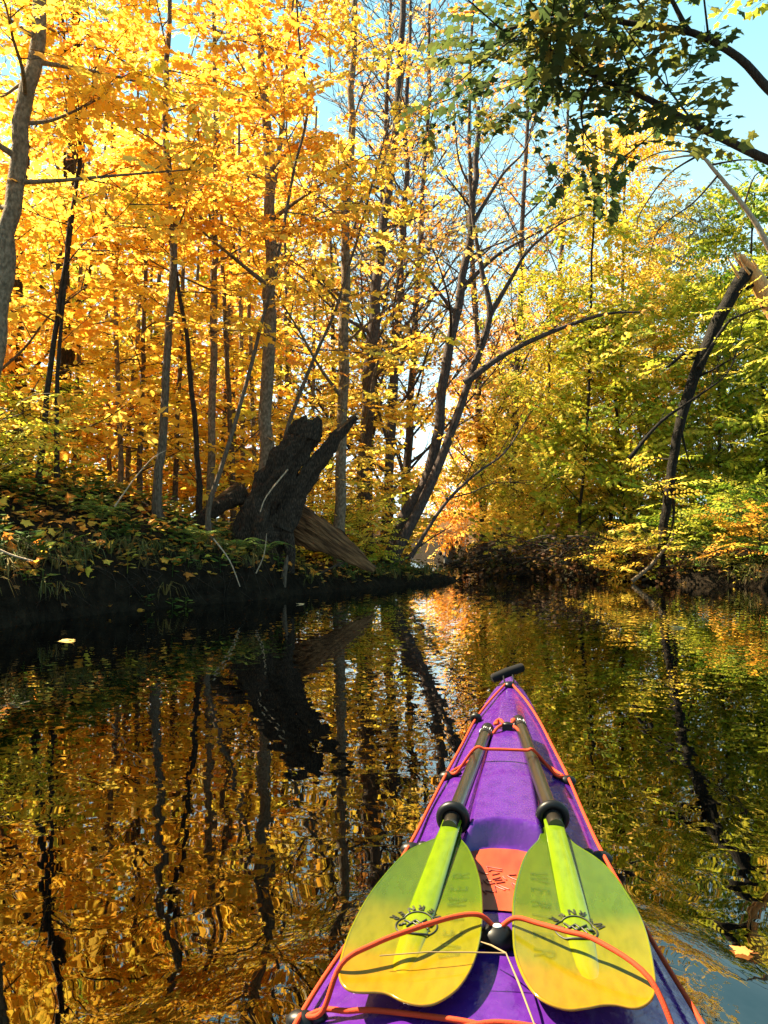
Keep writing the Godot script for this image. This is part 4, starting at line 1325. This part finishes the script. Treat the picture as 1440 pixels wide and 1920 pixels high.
	# shock cords
	cord(o, "shock_cord", [kp(1.975, -.142, .012), kp(1.955, -.122, .014), Vector3(-.076, .376, -1.905), Vector3(-.05, .377, -1.90), Vector3(0, .378, -1.90), Vector3(.045, .378, -1.90), Vector3(.066, .376, -1.905), kp(1.965, .116, .014), kp(1.985, .138, .012)], .0036)
	cord(o, "shock_cord", [kp(2.15, -.012, .010), kp(2.12, -.03, .008), kp(2.07, -.075, .008), kp(1.975, -.138, .012)], .0042)
	cord(o, "shock_cord", [kp(2.15, .012, .010), kp(2.12, .03, .008), kp(2.07, .08, .008), kp(1.985, .135, .012)], .0042)
	cord(o, "cord_knot", [kp(2.16, -.01, .012), kp(2.18, -.022, .018), kp(2.165, -.034, .012), kp(2.155, -.024, .016)], .005)
	cord(o, "cord_knot", [kp(2.16, .01, .012), kp(2.19, .018, .016), kp(2.2, .012, .012)], .005)
	cord(o, "shock_cord", [kp(1.195, -.012, .026), Vector3(-.034, .316, -1.19), Vector3(-.07, .318, -1.175), Vector3(-.13, .322, -1.115), Vector3(-.176, .316, -1.08), Vector3(-.214, .302, -1.05), kp(1.035, -.236, .016), kp(1.042, -.262, .01)], .0037)
	cord(o, "shock_cord", [kp(1.195, -.004, .026), Vector3(.018, .316, -1.19), Vector3(.05, .318, -1.175), Vector3(.088, .322, -1.15), Vector3(.13, .324, -1.125), Vector3(.19, .308, -1.07), kp(1.02, .222, .012), kp(.99, .25, .012), kp(.95, .27, .01)], .0037)
	cord(o, "shock_cord", [kp(1.042, -.262, .01), kp(1.045, -.235, .012), kp(1.035, -.205, .010), kp(1.03, -.165, .008), kp(1.008, -.08, .007), kp(.997, -.03, .007), kp(.985, 0, .006)], .0037)
	cord(o, "shock_cord", [kp(.985, -.05, .008), kp(.999, 0, .010), kp(.998, .08, .009), kp(.985, .16, .009), kp(.97, .24, .01), kp(.95, .268, .01)], .0037)
	# dry stalk that fell on the deck
	var st := thing("dry_stalk", "thin bent straw stalk lying across the kayak's deck and paddle blade", "stalk", Vector3(-.02, 0, 0))
	st.rotation.y = YAW
	b = MB.new()
	b.tube([Vector3(-.165, .307, -1.07), Vector3(-.10, .310, -1.085), Vector3(-.04, .312, -1.09), Vector3(.006, .312, -1.095)], [.0008, .0009, .001, .0011], 5)
	b.tube([Vector3(.006, .312, -1.095), Vector3(.022, .30, -1.05), Vector3(.042, deck_y(.99, .04) + .018, -.985)], [.0011, .0017, .0012], 5)
	b.tube([Vector3(.006, .312, -1.095), Vector3(-.015, .306, -1.125), Vector3(-.03, .302, -1.14)], [.0014, .0013, .0008], 5)
	part("stem", b.mesh(), M.straw, st)

# ------------------------------------------------------------------ paddles
func blade_y(f: float, lat: float) -> float:
	return .283 + .055 * (f - 1.0) + .9 * lat * lat + .05 * pow(maxf(1.16 - f, 0), 2)

func paddles() -> void:
	var lo := [[1.49, -.13], [1.441, -.165], [1.391, -.184], [1.264, -.211], [1.155, -.221], [1.081, -.220], [1.042, -.214], [1.022, -.203], [1.016, -.188], [1.022, -.16], [1.021, -.144], [1.009, -.123], [1.003, -.097], [1.012, -.076], [1.045, -.053], [1.108, -.037], [1.196, -.032], [1.307, -.038], [1.39, -.051], [1.456, -.067], [1.50, -.084], [1.555, -.088], [1.555, -.118]]
	var ro := [[1.51, .063], [1.443, .039], [1.357, .025], [1.276, .017], [1.204, .016], [1.133, .018], [1.089, .025], [1.049, .039], [1.03, .056], [1.023, .081], [1.031, .105], [1.041, .127], [1.043, .145], [1.038, .166], [1.047, .182], [1.068, .194], [1.11, .201], [1.199, .206], [1.281, .201], [1.389, .181], [1.45, .159], [1.51, .125], [1.575, .108], [1.575, .078]]
	paddle("green and yellow paddle half on the port side, its shaft ending farther from the bow", lo, Vector2(1.05, -.137), Vector2(1.565, -.102), Vector2(2.165, -.053), -1)
	paddle("green and yellow paddle half on the starboard side, its shaft reaching closer to the bow", ro, Vector2(1.075, .118), Vector2(1.60, .092), Vector2(2.24, .029), 1)

func paddle(label: String, out: Array, tip: Vector2, ringp: Vector2, end: Vector2, sg: int) -> void:
	var o := thing("half_paddle", label, "paddle", Vector3(-.02, 0, 0), "spare paddle halves lashed to the deck")
	o.rotation.y = YAW
	var lat := func(f: float, r: float) -> float: return r - lerpf(tip.y, ringp.y, (f - tip.x) / (ringp.x - tip.x))
	var tint := func(f: float, light: float) -> Color:
		var s := smoothstep(1.0, 1.30, f + .02 * sin(f * 40.0))
		var c := Color(.235, .115, .005).lerp(Color(.125, .112, .005), smoothstep(0.0, .45, s)).lerp(Color(.028, .066, .005), smoothstep(.5, 1.15, s))
		return c.lerp(Color(.31, .22, .008).lerp(Color(.12, .185, .008), smoothstep(.2, .7, s)), light)
	var b := MB.new()
	var loop := smooth_path(out.map(func(q): return Vector3(q[1], 0, -q[0])) + [Vector3(out[0][1], 0, -out[0][0])], 5)
	loop.pop_back()
	var c := Vector3(lerpf(tip.y, ringp.y, .35), 0, -lerpf(tip.x, ringp.x, .35))
	var m := loop.size()
	var rings := 10
	for face in 2:
		var first := b.v.size()
		for k in rings + 1:
			for j in m:
				var p: Vector3 = c.lerp(loop[j], float(k) / rings)
				var l: float = lat.call(-p.z, p.x)
				var y := blade_y(-p.z, l)
				var nn := Vector3(-1.8 * l, 1, .055).normalized()
				p.y = y + (.0018 if face == 0 else -.0018)
				b.put(p, nn if face == 0 else -nn, tint.call(-p.z, 0.0))
		for k in rings:
			for j in m:
				var a := first + k * m + j
				var d := first + k * m + (j + 1) % m
				if (face == 0) == (sg != 0): b.i.append_array([a, d, d + m, a, d + m, a + m])
				else: b.i.append_array([a, d + m, d, a, a + m, d + m])
	part("blade", b.mesh(), M.blade_plastic, o)
	b = MB.new()
	var rim := []
	for j in m + 1:
		var p: Vector3 = loop[j % m]
		rim.append(Vector3(p.x, blade_y(-p.z, lat.call(-p.z, p.x)), p.z))
	var first := b.v.size()
	b.tube(rim, taper(rim.size(), .0024, .0024), 6, Color.WHITE, 0, null, 1, Vector3.ZERO, false)
	for k in b.v.size(): b.c[k] = tint.call(-b.v[k].z, .15)
	part("blade_edge", b.mesh(), M.blade_plastic, o)
	# hollow spine down the blade
	b = MB.new()
	var pts := []
	var rs := []
	for k in 25:
		var s := k / 24.0
		var q := ringp.lerp(tip, s)
		pts.append(Vector3(q.y, blade_y(q.x, 0) + lerpf(.012, -.002, s), -q.x))
		rs.append(lerpf(.0185, .0235, s) * (1.0 - .25 * smoothstep(.6, 1.0, s)) * sqrt(maxf(1.0 - pow(clampf((s - .92) / .08, 0, 1), 2), .02)))
	b.tube(pts, rs, 22, Color.WHITE, 0, null, .3, Vector3.RIGHT)
	for k in b.v.size(): b.c[k] = tint.call(-b.v[k].z, lerpf(.35, .75, smoothstep(tip.x, tip.x + .25, -b.v[k].z)))
	part("spine", b.mesh(), M.blade_plastic, o)
	# shaft
	var a0 := Vector3(ringp.y, blade_y(ringp.x, 0) + .013, -ringp.x)
	var e0 := Vector3(end.y, .369 + .004 * sg, -end.x)
	var dirn := (e0 - a0).normalized()
	b = MB.new()
	b.tube([a0 - dirn * .05, a0, a0.lerp(e0, .5), e0 - dirn * .075], [.0152, .0155, .0155, .0155], 20)
	part("shaft", b.mesh(), M.carbon_shaft, o)
	b = MB.new()
	b.tube([e0 - dirn * .075, e0 - dirn * .07, e0 - dirn * .004, e0], [.0165, .017, .017, .0155], 20)
	var fe := part("ferrule", b.mesh(), M.black_rubber, o)
	for k in 9:
		var ang := -1.3 + k * .33
		var side := dirn.cross(Vector3.UP).normalized()
		var up := side.cross(dirn)
		var off := side * sin(ang) * .0171 + up * cos(ang) * .0171
		b = MB.new()
		b.tube([e0 - dirn * .055 + off, e0 - dirn * (.036 + .008 * (k % 3)) + off], [.0011, .0011], 5)
		part("scale_mark", b.mesh(), M.silver_print, fe)
	b = MB.new()
	b.tube([a0 - dirn * .012, a0 - dirn * .010, a0 + dirn * .022, a0 + dirn * .026], [.0175, .019, .0185, .0165], 18)
	b.ring(a0 - dirn * .004, dirn, .0255, .0085, Color.WHITE, 32, 12, 1.3)
	part("drip_ring", b.mesh(), M.black_rubber, o)
	# printed badge: ring, two zigzag strokes, name around it
	var bc := Vector2(1.182, -.128) if sg < 0 else Vector2(1.205, .107)
	var yaw := .12 if sg < 0 else -.12
	var surf := func(f: float, r: float) -> Vector3:
		var l: float = lat.call(f, r)
		var s := clampf((ringp.x - f) / (ringp.x - tip.x), 0, 1)
		var rad := lerpf(.0185, .0235, s)
		var y := blade_y(f, l) + .0018
		if absf(l) < rad: y = maxf(y, blade_y(f, 0) + lerpf(.012, -.002, s) + .3 * sqrt(rad * rad - l * l))
		return Vector3(r, y + .0007, -f)
	var place := func(x: float, y: float) -> Vector3:      # badge coordinates: x to its reader's right, y up, seen from the bow
		var r := -x * cos(yaw) + y * sin(yaw)
		var f := -y * cos(yaw) - x * sin(yaw)
		return surf.call(bc.x + f, bc.y + r)
	b = MB.new()
	var lp := []
	for k in 49: lp.append(place.call(.031 * cos(TAU * k / 48.0), .029 * sin(TAU * k / 48.0)))
	b.tube(lp, taper(49, .0015, .0015), 4, Color.WHITE, 0, null, 1, Vector3.ZERO, false)
	for z in [[[-.017, .012], [-.008, .0], [-.002, .008], [.006, -.001], [.015, .009]], [[-.015, -.010], [-.006, .002], [.001, -.006], [.008, .002], [.018, -.012]], [[-.026, -.004], [-.020, .002], [-.016, -.001]], [[.016, .000], [.021, -.004], [.027, -.002]]]:
		var zp := []
		for k in z.size() - 1:
			for s in 5: zp.append(place.call(lerpf(z[k][0], z[k + 1][0], s / 5.0), lerpf(z[k][1], z[k + 1][1], s / 5.0)))
		zp.append(place.call(z[-1][0], z[-1][1]))
		b.tube(zp, taper(zp.size(), .0017, .0017), 4)
	part("logo", b.mesh(), M.ink, o)
	var font := SystemFont.new()
	font.font_names = PackedStringArray(["Droid Sans"])
	font.font_weight = 700
	var word := "WERNER"
	for k in 6:
		var ang := lerpf(-.98, .98, k / 5.0)
		var tm := TextMesh.new()
		tm.text = word[k]
		tm.font = font
		tm.font_size = 32
		tm.pixel_size = .00056
		tm.depth = .0004
		var q: Vector3 = place.call(.0405 * sin(ang), -.0405 * cos(ang))
		var rx: Vector3 = (place.call(.0405 * sin(ang) + .004 * cos(ang), -.0405 * cos(ang) + .004 * sin(ang)) - q).normalized()
		var up2: Vector3 = (place.call(.0405 * sin(ang) - .004 * sin(ang), -.0405 * cos(ang) + .004 * cos(ang)) - q).normalized()
		var l := part("letter", tm, M.ink, o)
		var zz := rx.cross(up2).normalized()
		l.transform = Transform3D(Basis(rx, zz.cross(rx), zz), q + zz * .0003)
	# the large faint name along the inner half
	for k in 6:
		var tm := TextMesh.new()
		tm.text = word[k]
		tm.font = font
		tm.font_size = 32
		tm.pixel_size = .0013
		tm.depth = .0004
		var l := part("faint_letter", tm, M.faint_print, o)
		var f := (1.12 + .045 * k) if sg < 0 else (1.36 - .045 * k)
		var r := (-.072 if sg < 0 else .058)
		var q: Vector3 = surf.call(f, r)
		var rx := Vector3(0, .055 * -sg, sg).normalized()
		var zz := Vector3(.05 * sg, 1, .05).normalized()
		zz = (zz - rx * zz.dot(rx)).normalized()
		l.transform = Transform3D(Basis(rx, zz.cross(rx), zz), q + zz * .0012)
